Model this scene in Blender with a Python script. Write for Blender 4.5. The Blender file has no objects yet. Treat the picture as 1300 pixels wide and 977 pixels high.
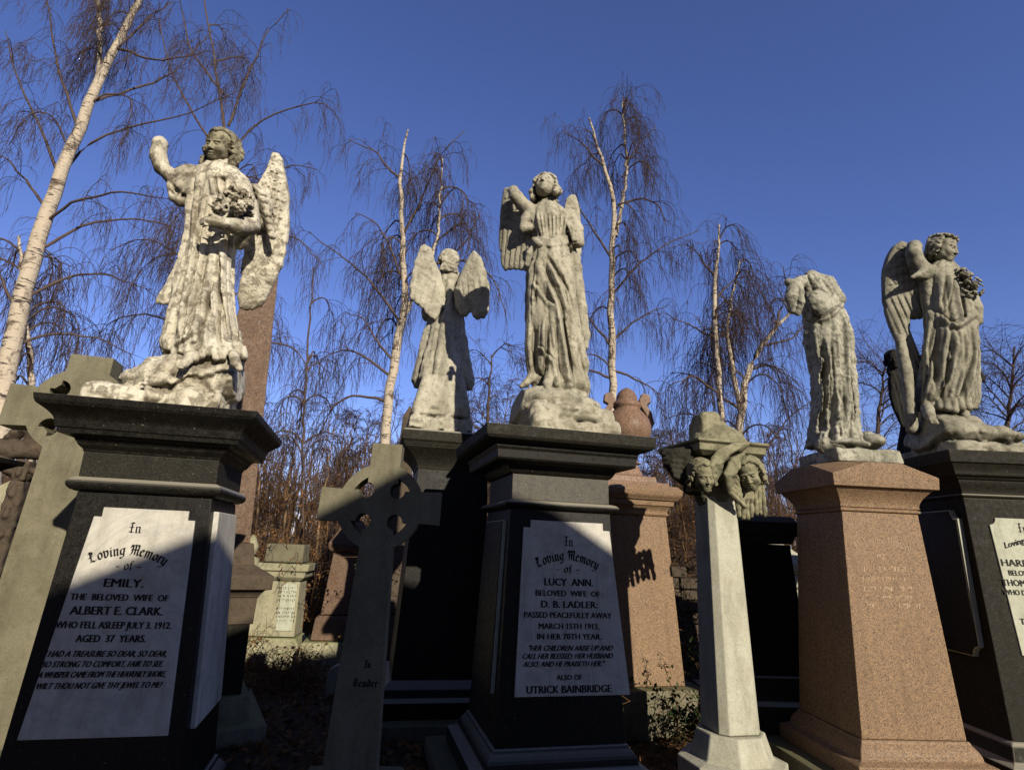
import bpy, math, random
import numpy as np
from mathutils import Vector, Matrix
random.seed(7); rng = np.random.default_rng(11)
SC = bpy.context.scene
COL = SC.collection
R = math.radians
PI = math.pi

# ------------------------------------------------------------------ camera
F = 719.0; TH = R(18.9); RO = R(2.4); CAM = np.array([0, 0, 1.5])
r0 = np.array([1, 0, 0.]); u0 = np.array([0, -math.sin(TH), math.cos(TH)]); fw = np.array([0, math.cos(TH), math.sin(TH)])
rt = math.cos(RO)*r0 + math.sin(RO)*u0; up = -math.sin(RO)*r0 + math.cos(RO)*u0
def at(px, py, Y):
    "point of the world at depth Y that the photo shows at (px, py)"
    d = fw + rt*(px-650)/F - up*(py-444)/F
    return CAM + d*(Y/d[1])
def mpp(px, py, Y):
    return float((at(px, py, Y)-CAM) @ fw)/F
def on_plane(px, py, P0, N):
    d = fw + rt*(px-650)/F - up*(py-444)/F
    return CAM + d*(((P0-CAM) @ N)/(d @ N))
cam = bpy.data.cameras.new('camera'); camo = bpy.data.objects.new('camera', cam); COL.objects.link(camo)
camo.matrix_world = Matrix([[rt[0], up[0], -fw[0], 0], [rt[1], up[1], -fw[1], 0], [rt[2], up[2], -fw[2], 1.5], [0, 0, 0, 1]])
cam.sensor_width = 36; cam.lens = 36*F/1300; cam.shift_y = -44.5/1300
cam.clip_start = .05; cam.clip_end = 2000
SC.camera = camo

# ------------------------------------------------------------------ light
SAZ, SEL = R(28), R(23)
world = bpy.data.worlds.new('World'); SC.world = world; world.use_nodes = True
nt = world.node_tree; nt.nodes.clear()
out = nt.nodes.new('ShaderNodeOutputWorld'); bg = nt.nodes.new('ShaderNodeBackground')
sky = nt.nodes.new('ShaderNodeTexSky'); sky.sky_type = 'NISHITA'; sky.sun_disc = False
sky.sun_elevation = SEL; sky.sun_rotation = PI - SAZ; sky.air_density = 1.0; sky.dust_density = .2; sky.ozone_density = 2.2; sky.altitude = 200
hs = nt.nodes.new('ShaderNodeMix'); hs.data_type = 'RGBA'; hs.blend_type = 'MULTIPLY'; hs.inputs[0].default_value = 1; hs.inputs[7].default_value = (.95, .97, 1.52, 1)
nt.links.new(sky.outputs[0], hs.inputs[6]); 
wt = nt.nodes.new('ShaderNodeTexCoord'); ws = nt.nodes.new('ShaderNodeSeparateXYZ'); nt.links.new(wt.outputs['Generated'], ws.inputs[0])
wr = nt.nodes.new('ShaderNodeMapRange'); wr.interpolation_type = 'SMOOTHSTEP'; wr.inputs[1].default_value = -.30; wr.inputs[2].default_value = .28; wr.inputs[3].default_value = .25; wr.inputs[4].default_value = 1.0
wa = nt.nodes.new('ShaderNodeMath'); wa.operation = 'MULTIPLY_ADD'; wa.inputs[1].default_value = .35; nt.links.new(ws.outputs[0], wa.inputs[0]); nt.links.new(ws.outputs[1], wa.inputs[2]); nt.links.new(wa.outputs[0], wr.inputs[0])
wm = nt.nodes.new('ShaderNodeMix'); wm.data_type = 'RGBA'; wm.blend_type = 'MULTIPLY'; wm.inputs[0].default_value = 1
nt.links.new(hs.outputs[2], wm.inputs[6]); nt.links.new(wr.outputs[0], wm.inputs[7]); nt.links.new(wm.outputs[2], bg.inputs[0]); bg.inputs[1].default_value = .100
nt.links.new(bg.outputs[0], out.inputs[0])
sd = np.array([math.sin(SAZ)*math.cos(SEL), -math.cos(SAZ)*math.cos(SEL), math.sin(SEL)])
sun = bpy.data.lights.new('sun', 'SUN'); sun.energy = 5.0; sun.angle = R(.55); sun.color = (1, .905, .74)
suno = bpy.data.objects.new('sun', sun); COL.objects.link(suno)
suno.rotation_euler = Vector(sd).to_track_quat('Z', 'Y').to_euler(); suno.location = (8, -12, 14)
SC.cycles.diffuse_bounces = 2
SC.view_settings.view_transform = 'Standard'; SC.view_settings.look = 'None'
SC.view_settings.exposure = 0; SC.view_settings.gamma = 1

# ------------------------------------------------------------------ materials
def nodes(name):
    m = bpy.data.materials.new(name); m.use_nodes = True; t = m.node_tree; t.nodes.clear()
    o = t.nodes.new('ShaderNodeOutputMaterial'); b = t.nodes.new('ShaderNodeBsdfPrincipled'); t.links.new(b.outputs[0], o.inputs[0])
    tc = t.nodes.new('ShaderNodeTexCoord')
    return m, t, b, tc
def mapping(t, tc, scale=(1, 1, 1), rot=(0, 0, 0)):
    mp = t.nodes.new('ShaderNodeMapping'); mp.inputs['Scale'].default_value = scale; mp.inputs['Rotation'].default_value = rot
    t.links.new(tc.outputs['Object'], mp.inputs[0]); return mp.outputs[0]
def noise(t, vec, scale, detail=5, rough=.6, dist=0):
    n = t.nodes.new('ShaderNodeTexNoise'); n.inputs['Scale'].default_value = scale; n.inputs['Detail'].default_value = detail
    n.inputs['Roughness'].default_value = rough; n.inputs['Distortion'].default_value = dist
    t.links.new(vec, n.inputs['Vector']); return n.outputs[0]
def ramp(t, fac, stops):
    r = t.nodes.new('ShaderNodeValToRGB'); e = r.color_ramp.elements
    while len(e) < len(stops): e.new(.5)
    for x, (p, c) in zip(e, stops):
        x.position = p; x.color = (c, c, c, 1) if isinstance(c, (int, float)) else (*c, 1)
    t.links.new(fac, r.inputs[0]); return r.outputs[0]
def mix(t, fac, a, b, mode='MIX'):
    m = t.nodes.new('ShaderNodeMix'); m.data_type = 'RGBA'; m.blend_type = mode
    for sock, v in ((m.inputs[0], fac), (m.inputs[6], a), (m.inputs[7], b)):
        if isinstance(v, (int, float)): sock.default_value = v
        elif isinstance(v, tuple): sock.default_value = (*v, 1)
        else: t.links.new(v, sock)
    return m.outputs[2]
def math_(t, op, a, b=None, clamp=False):
    m = t.nodes.new('ShaderNodeMath'); m.operation = op; m.use_clamp = clamp
    for s, v in ((m.inputs[0], a), (m.inputs[1], b)):
        if v is None: continue
        if isinstance(v, (int, float)): s.default_value = v
        else: t.links.new(v, s)
    return m.outputs[0]
def bump(t, b, h, strength=.5, dist=.01):
    n = t.nodes.new('ShaderNodeBump'); n.inputs['Strength'].default_value = strength; n.inputs['Distance'].default_value = dist
    t.links.new(h, n.inputs['Height']); t.links.new(n.outputs[0], b.inputs['Normal'])
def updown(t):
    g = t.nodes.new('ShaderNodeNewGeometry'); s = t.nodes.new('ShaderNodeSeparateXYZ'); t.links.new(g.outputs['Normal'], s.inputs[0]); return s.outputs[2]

def stone(name, light, mid, dark, soot=.5, scale=1.0, bumps=.5, under=.5, streak=.3, rough=.9, moss=None, ao=True):
    "weathered carved stone: pale skin, worn patches, soot in patches and on undersides, soot and painted shade in hollows"
    m, t, b, tc = nodes(name)
    v = mapping(t, tc, (scale, scale, scale)); vs = mapping(t, tc, (scale*2.2, scale*2.2, scale*.45))
    n1 = noise(t, v, 5, 8, .62); n2 = noise(t, v, 22, 8, .7, .4); n3 = noise(t, v, 90, 4, .6); n4 = noise(t, vs, 4, 6, .65)
    c = mix(t, ramp(t, n1, [(.38, 0), (.62, 1)]), light, mid)
    c = mix(t, math_(t, 'MULTIPLY', ramp(t, n3, [(.35, 1), (.6, 0)]), .25), c, dark)
    patch = ramp(t, math_(t, 'ADD', math_(t, 'MULTIPLY', n2, .6), math_(t, 'MULTIPLY', n1, .4)), [(.60-.22*soot, 0), (.66-.22*soot, 1)])
    patch = math_(t, 'SUBTRACT', 1.0, patch)
    patch = math_(t, 'SUBTRACT', 1.0, patch, True)
    lo = ramp(t, n2, [(.50+.12*(.5-soot), 0), (.57+.12*(.5-soot), 1)])
    c = mix(t, math_(t, 'MULTIPLY', lo, min(1, soot*1.3)), c, dark)
    c = mix(t, math_(t, 'MULTIPLY', ramp(t, n4, [(.48, 0), (.66, 1)]), streak), c, dark)
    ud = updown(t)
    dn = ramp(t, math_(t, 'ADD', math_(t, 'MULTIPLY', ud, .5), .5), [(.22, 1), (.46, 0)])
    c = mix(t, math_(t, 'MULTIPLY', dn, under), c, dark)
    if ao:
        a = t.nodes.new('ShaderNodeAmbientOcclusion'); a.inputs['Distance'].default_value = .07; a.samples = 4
        c = mix(t, math_(t, 'MULTIPLY', ramp(t, a.outputs['AO'], [(.25, 1), (.8, 0)]), .8), c, dark)  # occlusion darkens creases in the colour: soot plus painted shade
    if moss:
        upm = ramp(t, math_(t, 'ADD', ud, math_(t, 'MULTIPLY', n2, .6)), [(.75, 0), (1.1, 1)])
        c = mix(t, math_(t, 'MULTIPLY', upm, .6), c, moss)
    t.links.new(c, b.inputs['Base Color']); b.inputs['Roughness'].default_value = rough
    b.inputs['Specular IOR Level'].default_value = .25
    h = math_(t, 'ADD', math_(t, 'MULTIPLY', n2, .7), math_(t, 'MULTIPLY', n3, .35))
    bump(t, b, h, bumps, .012)
    return m
def granite(name, c1, c2, c3, rough=.45, grain=160, grime=.3, dust=.0, bumps=.08):
    "polished or dressed granite: crystals of three colours under patchy grime"
    m, t, b, tc = nodes(name); v = mapping(t, tc)
    vo = t.nodes.new('ShaderNodeTexVoronoi'); vo.inputs['Scale'].default_value = grain; t.links.new(v, vo.inputs['Vector'])
    sp = t.nodes.new('ShaderNodeSeparateColor'); t.links.new(vo.outputs['Color'], sp.inputs[0])
    c = mix(t, ramp(t, sp.outputs[0], [(.35, 0), (.6, 1)]), c1, c2)
    c = mix(t, ramp(t, sp.outputs[1], [(.70, 0), (.78, 1)]), c, c3)
    n1 = noise(t, v, 3.5, 7, .65); n2 = noise(t, v, 28, 6, .7)
    c = mix(t, math_(t, 'MULTIPLY', ramp(t, n1, [(.45, 0), (.7, 1)]), grime), c, tuple(x*.35 for x in c1))
    ns = noise(t, mapping(t, tc, (5, 5, .55)), 2.2, 6, .7); c = mix(t, math_(t, 'MULTIPLY', ramp(t, ns, [(.50, 0), (.68, 1)]), .45), c, tuple(x*.42 for x in c1))
    if dust:
        ud = updown(t)
        d = math_(t, 'MULTIPLY', ramp(t, math_(t, 'ADD', math_(t, 'MULTIPLY', n2, .6), math_(t, 'MULTIPLY', n1, .4)), [(.42, 0), (.68, 1)]), dust)
        c = mix(t, d, c, (.22, .20, .15))
        c = mix(t, math_(t, 'MULTIPLY', ramp(t, ud, [(.4, 0), (.8, 1)]), .9), c, (.36, .33, .26))
        sp2 = noise(t, v, 75, 2, .5)
        c = mix(t, ramp(t, sp2, [(.73, 0), (.76, 1)]), c, (.20, .19, .15))
    t.links.new(c, b.inputs['Base Color']); b.inputs['Specular IOR Level'].default_value = .2
    t.links.new(ramp(t, n2, [(.3, rough*.7), (.7, min(1, rough*1.5))]), b.inputs['Roughness'])
    bump(t, b, math_(t, 'ADD', n2, math_(t, 'MULTIPLY', vo.outputs['Distance'], .4)), bumps, .008)
    return m
def marble(name, base=(.58, .55, .475), vein=(.30, .30, .31), dirt=(.22, .19, .13), vscale=2.2):
    m, t, b, tc = nodes(name); v = mapping(t, tc)
    nv = noise(t, v, vscale, 9, .62, 1.6); nd = noise(t, v, 9, 8, .7); nf = noise(t, v, 60, 5, .7)
    c = mix(t, ramp(t, nv, [(.45, 0), (.50, .30), (.55, 0)]), base, vein)
    c = mix(t, math_(t, 'MULTIPLY', ramp(t, nd, [(.46, 0), (.72, 1)]), .45), c, dirt)
    c = mix(t, math_(t, 'MULTIPLY', ramp(t, nf, [(.60, 0), (.70, 1)]), .35), c, dirt)
    ns = noise(t, mapping(t, tc, (7, 7, .7)), 2.0, 6, .7); c = mix(t, math_(t, 'MULTIPLY', ramp(t, ns, [(.50, 0), (.70, 1)]), .40), c, dirt)
    t.links.new(c, b.inputs['Base Color']); b.inputs['Roughness'].default_value = .62
    bump(t, b, nf, .15, .004)
    return m
def plain(name, col, rough=.9):
    m, t, b, tc = nodes(name); v = mapping(t, tc)
    n = noise(t, v, 14, 5, .6)
    t.links.new(mix(t, n, tuple(x*.6 for x in col), tuple(min(1, x*1.4) for x in col)), b.inputs['Base Color'])
    b.inputs['Roughness'].default_value = rough; b.inputs['Specular IOR Level'].default_value = .2
    return m
def bark(name):
    m, t, b, tc = nodes(name); v = mapping(t, tc, (1, 1, 1)); vh = mapping(t, tc, (2.0, 2.0, 11))
    n1 = noise(t, vh, 2.2, 5, .7, .5); n2 = noise(t, v, 3.0, 7, .7, .6); n3 = noise(t, v, 40, 4, .6)
    c = mix(t, n3, (.66, .58, .46), (.46, .37, .27))
    c = mix(t, ramp(t, n1, [(.56, 0), (.60, 1)]), c, (.07, .05, .04))
    c = mix(t, ramp(t, n2, [(.54, 0), (.62, 1)]), c, (.10, .065, .045))
    t.links.new(c, b.inputs['Base Color']); b.inputs['Roughness'].default_value = .85
    bump(t, b, math_(t, 'ADD', n1, n3), .6, .02)
    return m

M = {}
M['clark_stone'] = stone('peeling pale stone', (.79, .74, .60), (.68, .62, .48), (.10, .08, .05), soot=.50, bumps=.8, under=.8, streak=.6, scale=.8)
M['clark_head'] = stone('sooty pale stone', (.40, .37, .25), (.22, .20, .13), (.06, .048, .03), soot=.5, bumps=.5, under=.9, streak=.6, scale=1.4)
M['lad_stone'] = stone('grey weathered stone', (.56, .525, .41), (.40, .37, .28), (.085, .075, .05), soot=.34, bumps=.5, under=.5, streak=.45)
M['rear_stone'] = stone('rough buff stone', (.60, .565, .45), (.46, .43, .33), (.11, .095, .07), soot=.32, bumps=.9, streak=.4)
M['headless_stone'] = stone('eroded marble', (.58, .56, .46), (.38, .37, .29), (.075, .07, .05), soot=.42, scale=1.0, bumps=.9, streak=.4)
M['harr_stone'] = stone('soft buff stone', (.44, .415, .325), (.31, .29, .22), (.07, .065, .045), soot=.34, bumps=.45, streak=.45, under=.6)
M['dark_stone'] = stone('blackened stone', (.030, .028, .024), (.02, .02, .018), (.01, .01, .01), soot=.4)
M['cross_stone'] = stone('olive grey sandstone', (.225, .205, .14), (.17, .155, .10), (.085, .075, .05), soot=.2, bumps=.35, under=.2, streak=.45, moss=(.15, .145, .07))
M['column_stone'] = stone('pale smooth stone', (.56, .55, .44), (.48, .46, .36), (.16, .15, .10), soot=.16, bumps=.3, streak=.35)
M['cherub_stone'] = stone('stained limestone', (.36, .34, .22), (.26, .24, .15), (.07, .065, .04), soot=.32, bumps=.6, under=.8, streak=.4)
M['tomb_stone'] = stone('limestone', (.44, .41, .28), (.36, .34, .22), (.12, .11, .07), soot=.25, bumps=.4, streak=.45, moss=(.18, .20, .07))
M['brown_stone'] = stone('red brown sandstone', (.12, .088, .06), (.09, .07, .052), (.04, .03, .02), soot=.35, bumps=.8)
M['black_granite'] = granite('black granite', (.005, .0046, .004), (.0085, .0078, .0065), (.02, .018, .014), rough=.42, grain=230, grime=.4, dust=.035)
M['dusty_granite'] = granite('dusty black granite', (.045, .044, .038), (.075, .072, .062), (.12, .115, .095), rough=.5, grain=230, grime=.6, dust=.5)
M['dull_granite'] = granite('dull dark granite', (.011, .0102, .0072), (.018, .0165, .012), (.036, .033, .023), rough=.65, grain=230, grime=.5, dust=.07)
M['red_granite'] = granite('peach granite', (.35, .225, .13), (.25, .165, .10), (.12, .085, .06), rough=.5, grain=190, grime=.12)
M['pink_granite'] = granite('pink granite', (.31, .19, .125), (.24, .15, .10), (.13, .09, .07), rough=.4, grain=120, grime=.2)
M['rust_granite'] = granite('rusty granite', (.21, .13, .085), (.155, .10, .068), (.085, .06, .045), rough=.6, grain=150, grime=.4)
M['cherub_shaded'] = stone('shaded limestone', (.06, .055, .04), (.04, .038, .028), (.015, .014, .01), soot=.4)  # limestone darkened so the left wing's shade sits in its colour
M['marble'] = marble('white marble')
M['marble_old'] = marble('lichened marble', (.50, .51, .40), (.30, .31, .23), (.18, .19, .11), 3)
M['lead'] = plain('lead lettering', (.022, .020, .018), .6)
M['faint'] = plain('worn lettering', (.50, .37, .25), .9)
M['bark'] = bark('birch bark')
M['twig'] = plain('purple brown twig', (.085, .058, .052))
M['limb'] = plain('brown limb', (.11, .078, .064))
M['wood_twig'] = plain('sunlit brown twig', (.15, .085, .042))
M['wood_trunk'] = plain('sunlit thin trunk', (.30, .20, .11))
M['leaf_dead'] = plain('dead leaf', (.20, .10, .038))
M['leaf_ivy'] = plain('ivy leaf', (.030, .055, .016), .6)

# ------------------------------------------------------------------ objects
def link(o, parent=None):
    COL.objects.link(o)
    if parent is not None: o.parent = parent
    return o
def thing(name, label, cat, loc, group=None):
    o = bpy.data.objects.new(name, None); COL.objects.link(o); o.location = [float(v) for v in loc]
    o.empty_display_size = .2
    o['label'] = label; o['category'] = cat
    if group: o['group'] = group
    return o
def wloc(p):
    l = Vector((0, 0, 0))
    while p is not None: l += p.location; p = p.parent
    return np.array(l)
def obj(name, V, Fc, mat, parent=None, smooth=False, bevel=0, label=None):
    "vertices in world coordinates; stored relative to the parent"
    V = np.asarray(V, dtype=float)
    if parent is not None: V = V - wloc(parent)
    me = bpy.data.meshes.new(name)
    if isinstance(Fc, np.ndarray):
        n, k = Fc.shape
        me.vertices.add(len(V)); me.vertices.foreach_set('co', V.astype(np.float32).ravel())
        me.loops.add(n*k); me.loops.foreach_set('vertex_index', Fc.astype(np.int32).ravel())
        me.polygons.add(n); me.polygons.foreach_set('loop_start', np.arange(0, n*k, k, dtype=np.int32))
        me.update(calc_edges=True); me.validate()
    else:
        me.from_pydata([tuple(v) for v in V], [], Fc); me.update()
    if mat: me.materials.append(M[mat] if isinstance(mat, str) else mat)
    if smooth: me.polygons.foreach_set('use_smooth', np.ones(len(me.polygons), dtype=bool))
    o = bpy.data.objects.new(name, me); link(o, parent)
    if bevel:
        b = o.modifiers.new('bevel', 'BEVEL'); b.width = bevel; b.segments = 2; b.limit_method = 'ANGLE'; b.angle_limit = R(28)
    if label: o['label'] = label
    return o
class MB:
    def __init__(s): s.v = []; s.f = []
    def add(s, V, Fs):
        n = len(s.v); s.v += [tuple(float(a) for a in v) for v in V]; s.f += [tuple(i+n for i in f) for f in Fs]
    def box(s, a, b, fr=None):
        x0, y0, z0 = a; x1, y1, z1 = b
        V = [(x, y, z) for z in (z0, z1) for x, y in ((x0, y0), (x1, y0), (x1, y1), (x0, y1))]
        if fr: V = [fr(v) for v in V]
        s.add(V, [(3, 2, 1, 0), (4, 5, 6, 7), (0, 1, 5, 4), (1, 2, 6, 5), (2, 3, 7, 6), (3, 0, 4, 7)])
    def rings(s, rings, cap=True, closed=True):
        n = len(rings[0]); V = [p for r_ in rings for p in r_]; Fs = []
        for i in range(len(rings)-1):
            for j in range(n if closed else n-1):
                k = (j+1) % n; Fs.append((i*n+j, i*n+k, (i+1)*n+k, (i+1)*n+j))
        if cap: Fs += [tuple(range(n-1, -1, -1)), tuple((len(rings)-1)*n+j for j in range(n))]
        s.add(V, Fs)
    def prism(s, poly, fr, y0, y1):
        "poly of (u,z), extruded from y0 (front) to y1, through frame fr"
        A = [fr((u, y0, z)) for u, z in poly]; B = [fr((u, y1, z)) for u, z in poly]; n = len(poly)
        s.add(A+B, [tuple(range(n)), tuple(range(2*n-1, n-1, -1))]+[(i, n+i, n+(i+1) % n, (i+1) % n) for i in range(n)])
    def obj(s, name, mat, parent=None, **k): return obj(name, s.v, s.f, mat, parent, **k)

class Frame:
    "local axes of a monument: u to the right of its face, y into it, z up"
    def __init__(s, cx, cy, rot, lean=0, z0=2.1, leany=0):
        s.cx, s.cy, s.r, s.lean, s.z0, s.leany = cx, cy, R(rot), lean, z0, leany; s.c, s.s = math.cos(s.r), math.sin(s.r)
    def __call__(s, p):
        u, y, z = p; u = u + s.lean*(s.z0-z); y = y + s.leany*(s.z0-z)
        return (s.cx+u*s.c-y*s.s, s.cy+u*s.s+y*s.c, z)
    def face(s, hw):
        "solve (u,z) of a photo pixel on the front face"
        P0 = np.array(s((0, -hw, 1.2))); N = np.array([s.s, -s.c, 0])
        def g(px, py):
            q = on_plane(px, py, P0, N); d = q-np.array([s.cx, s.cy, 0])
            return (d[0]*s.c+d[1]*s.s-s.lean*(s.z0-q[2]), q[2])
        return g
def loft(fr, prof, mb=None, hwf=1.0):
    "square section stack: prof = [(z, half width)]"
    mb = mb or MB()
    mb.rings([[fr((a*hw, b*hw*hwf, z)) for a, b in ((-1, -1), (1, -1), (1, 1), (-1, 1))] for z, hw in prof])
    return mb
def cyma(z0, h0, z1, h1, n=6, kind='cove'):
    o = []
    for i in range(n+1):
        t = i/n
        if kind == 'cove': e = 1-math.cos(t*PI/2)
        elif kind == 'ovolo': e = math.sin(t*PI/2)
        else: e = .5-.5*math.cos(t*PI)
        o.append((z0+(z1-z0)*t, h0+(h1-h0)*e))
    return o
def torus_prof(z0, z1, h0, b, n=8):
    return [(z0+(z1-z0)*i/n, h0+b*math.sin(PI*i/n)**.6 if 0 < i < n else h0) for i in range(n+1)]

# ------------------------------------------------------------------ writing
def text_mesh(s, size=1.0, sx=1.0, shear=0, bold=0.0, spacing=1.0):
    c = bpy.data.curves.new('txt', 'FONT'); c.body = s; c.size = size; c.align_x = 'CENTER'; c.align_y = 'CENTER'; c.shear = shear; c.offset = bold; c.resolution_u = 2
    c.space_character = spacing
    o = bpy.data.objects.new('txt', c); COL.objects.link(o)
    dg = bpy.context.evaluated_depsgraph_get(); me = o.evaluated_get(dg).to_mesh()
    V = [(v.co.x*sx, v.co.y) for v in me.vertices]; Fs = [tuple(p.vertices) for p in me.polygons]
    bpy.data.objects.remove(o); bpy.data.curves.remove(c)
    return V, Fs
# broad nib strokes for the black letter lines (unit: x height 1)
BL = {
 'I': (.75, [[(.1, 1.5), (.35, 1.62), (.65, 1.5)], [(.38, 1.55), (.38, .12)], [(.05, .12), (.25, .2), (.45, .02), (.7, .12)], [(.12, .85), (.62, .85)]]),
 'n': (.85, [[(.08, .9), (.2, 1.0)], [(.22, .95), (.22, .1), (.34, 0)], [(.22, .8), (.5, 1.0), (.62, .85), (.62, .1), (.76, 0)]]),
 'L': (1.1, [[(.15, 1.35), (.35, 1.6), (.5, 1.4)], [(.4, 1.5), (.32, .3), (.12, .05)], [(.1, .08), (.4, .2), (.7, 0), (1.0, .2)], [(.1, .8), (.6, .9)], [(.62, 1.5), (.62, 1.1)]]),
 'o': (.75, [[(.38, 1.0), (.14, .78), (.14, .2), (.38, 0)], [(.38, 1.0), (.62, .78), (.62, .2), (.38, 0)]]),
 'v': (.8, [[(.1, 1.1), (.2, .85), (.2, .15), (.4, 0)], [(.3, .95), (.5, 1.05), (.64, .8), (.6, .2), (.4, 0)]]),
 'i': (.42, [[(.1, .9), (.2, .95), (.2, .1), (.34, 0)], [(.18, 1.3), (.24, 1.22)]]),
 'g': (.8, [[(.5, 1.0), (.16, .85), (.16, .25), (.38, .1), (.6, .3)], [(.6, 1.0), (.6, -.2), (.35, -.45), (.1, -.3)], [(.4, .98), (.74, 1.02)]]),
 'M': (1.35, [[(.12, 1.1), (.25, 1.55), (.42, 1.3), (.36, .25), (.1, 0)], [(.4, 1.35), (.68, 1.6), (.76, 1.3), (.74, .1)], [(.76, 1.35), (1.0, 1.6), (1.14, 1.35), (1.1, .2), (1.26, .02)], [(.2, .85), (1.1, .85)]]),
 'e': (.68, [[(.14, .5), (.55, .75), (.36, 1.0), (.14, .78), (.14, .22), (.36, 0), (.58, .18)]]),
 'm': (1.2, [[(.08, .9), (.22, .98), (.22, 0)], [(.22, .8), (.46, 1.0), (.58, .85), (.58, 0)], [(.58, .8), (.82, 1.0), (.95, .85), (.95, .1), (1.08, 0)]]),
 'r': (.6, [[(.08, .9), (.22, .98), (.22, .1), (.32, 0)], [(.22, .8), (.42, 1.0), (.54, .86)]]),
 'y': (.8, [[(.1, 1.0), (.2, .85), (.2, .2), (.42, .06), (.6, .2)], [(.6, 1.05), (.62, -.1), (.4, -.42), (.12, -.4)]]),
 'f': (.58, [[(.6, 1.4), (.4, 1.5), (.26, 1.25), (.26, -.1)], [(.06, .96), (.5, .96)]]),
 'T': (1.0, [[(.1, 1.3), (.3, 1.55), (.6, 1.4), (.95, 1.6)], [(.5, 1.45), (.2, 1.0), (.2, .4), (.5, .05), (.9, .2)], [(.62, 1.4), (.6, .3)]]),
 'd': (.78, [[(.2, 1.5), (.6, 1.0), (.6, .2), (.38, 0), (.14, .22), (.14, .75), (.4, .98)]]),
 ' ': (.5, []), '-': (.8, [[(.1, .5), (.66, .5)]]),
}
def black_letter(s, size, nib=.2):
    "size = x height; returns verts centred on x, base line at 0"
    V = []; Fs = []; x = 0
    for ch in s:
        w, st = BL[ch]
        for pl in st:
            for a, b in zip(pl, pl[1:]):
                nv = (nib*.5*.8, nib*.5*.62) if ch != '-' else (0, nib*.3)
                i = len(V)
                q = [(a[0]-nv[0], a[1]-nv[1]), (a[0]+nv[0], a[1]+nv[1]), (b[0]+nv[0], b[1]+nv[1]), (b[0]-nv[0], b[1]-nv[1])]
                hw = nib*.16; dx, dy = b[0]-a[0], b[1]-a[1]; L = math.hypot(dx, dy) or 1; n = (-dy/L*hw, dx/L*hw)
                V += [((x+p[0])*size, p[1]*size) for p in q]; Fs.append((i, i+1, i+2, i+3))
                i = len(V)
                q = [(a[0]-n[0], a[1]-n[1]), (a[0]+n[0], a[1]+n[1]), (b[0]+n[0], b[1]+n[1]), (b[0]-n[0], b[1]-n[1])]
                V += [((x+p[0])*size, p[1]*size) for p in q]; Fs.append((i, i+1, i+2, i+3))
        x += w*1.02
    return [(a-x*size/2, b) for a, b in V], Fs

# ------------------------------------------------------------------ sculpting: distance field -> surface nets
def surface_net(D, org, h):
    S = D < 0
    nx, ny, nz = D.shape
    cs = np.zeros((nx-1, ny-1, nz-1), np.uint8)
    for a in (0, 1):
        for b in (0, 1):
            for c in (0, 1): cs += S[a:nx-1+a, b:ny-1+b, c:nz-1+c]
    idx = np.argwhere((cs > 0) & (cs < 8))
    ids = -np.ones(cs.shape, np.int32); ids[idx[:, 0], idx[:, 1], idx[:, 2]] = np.arange(len(idx))
    pos = np.zeros((len(idx), 3)); cnt = np.zeros(len(idx))
    for ax in range(3):
        for p in (0, 1):
            for q in (0, 1):
                o = [0, 0, 0]; o[(ax+1) % 3] = p; o[(ax+2) % 3] = q; e = [0, 0, 0]; e[ax] = 1
                i0 = idx+o; i1 = i0+e
                va = D[i0[:, 0], i0[:, 1], i0[:, 2]]; vb = D[i1[:, 0], i1[:, 1], i1[:, 2]]
                m = (va < 0) != (vb < 0); t = np.where(m, va/np.where(m, va-vb, 1), 0)
                pos += m[:, None]*(np.array(o)+t[:, None]*np.array(e)); cnt += m
    V = (idx+pos/cnt[:, None])*h+org
    Q = []
    for ax in range(3):
        sl0 = [slice(None)]*3; sl1 = [slice(None)]*3; sl0[ax] = slice(0, -1); sl1[ax] = slice(1, None)
        A = S[tuple(sl0)]; B = S[tuple(sl1)]
        b, c = (ax+1) % 3, (ax+2) % 3
        e = np.argwhere(A != B)
        e = e[(e[:, b] > 0) & (e[:, c] > 0) & (e[:, b] < D.shape[b]-1) & (e[:, c] < D.shape[c]-1)]
        fl = A[e[:, 0], e[:, 1], e[:, 2]]
        def g(db, dc):
            k = e.copy(); k[:, b] += db; k[:, c] += dc; return ids[k[:, 0], k[:, 1], k[:, 2]]
        q = np.stack([g(-1, -1), g(0, -1), g(0, 0), g(-1, 0)], 1)
        q[~fl] = q[~fl][:, ::-1]; Q.append(q)
    Q = np.concatenate(Q); Q = Q[(Q >= 0).all(1)]
    return V, Q

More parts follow.
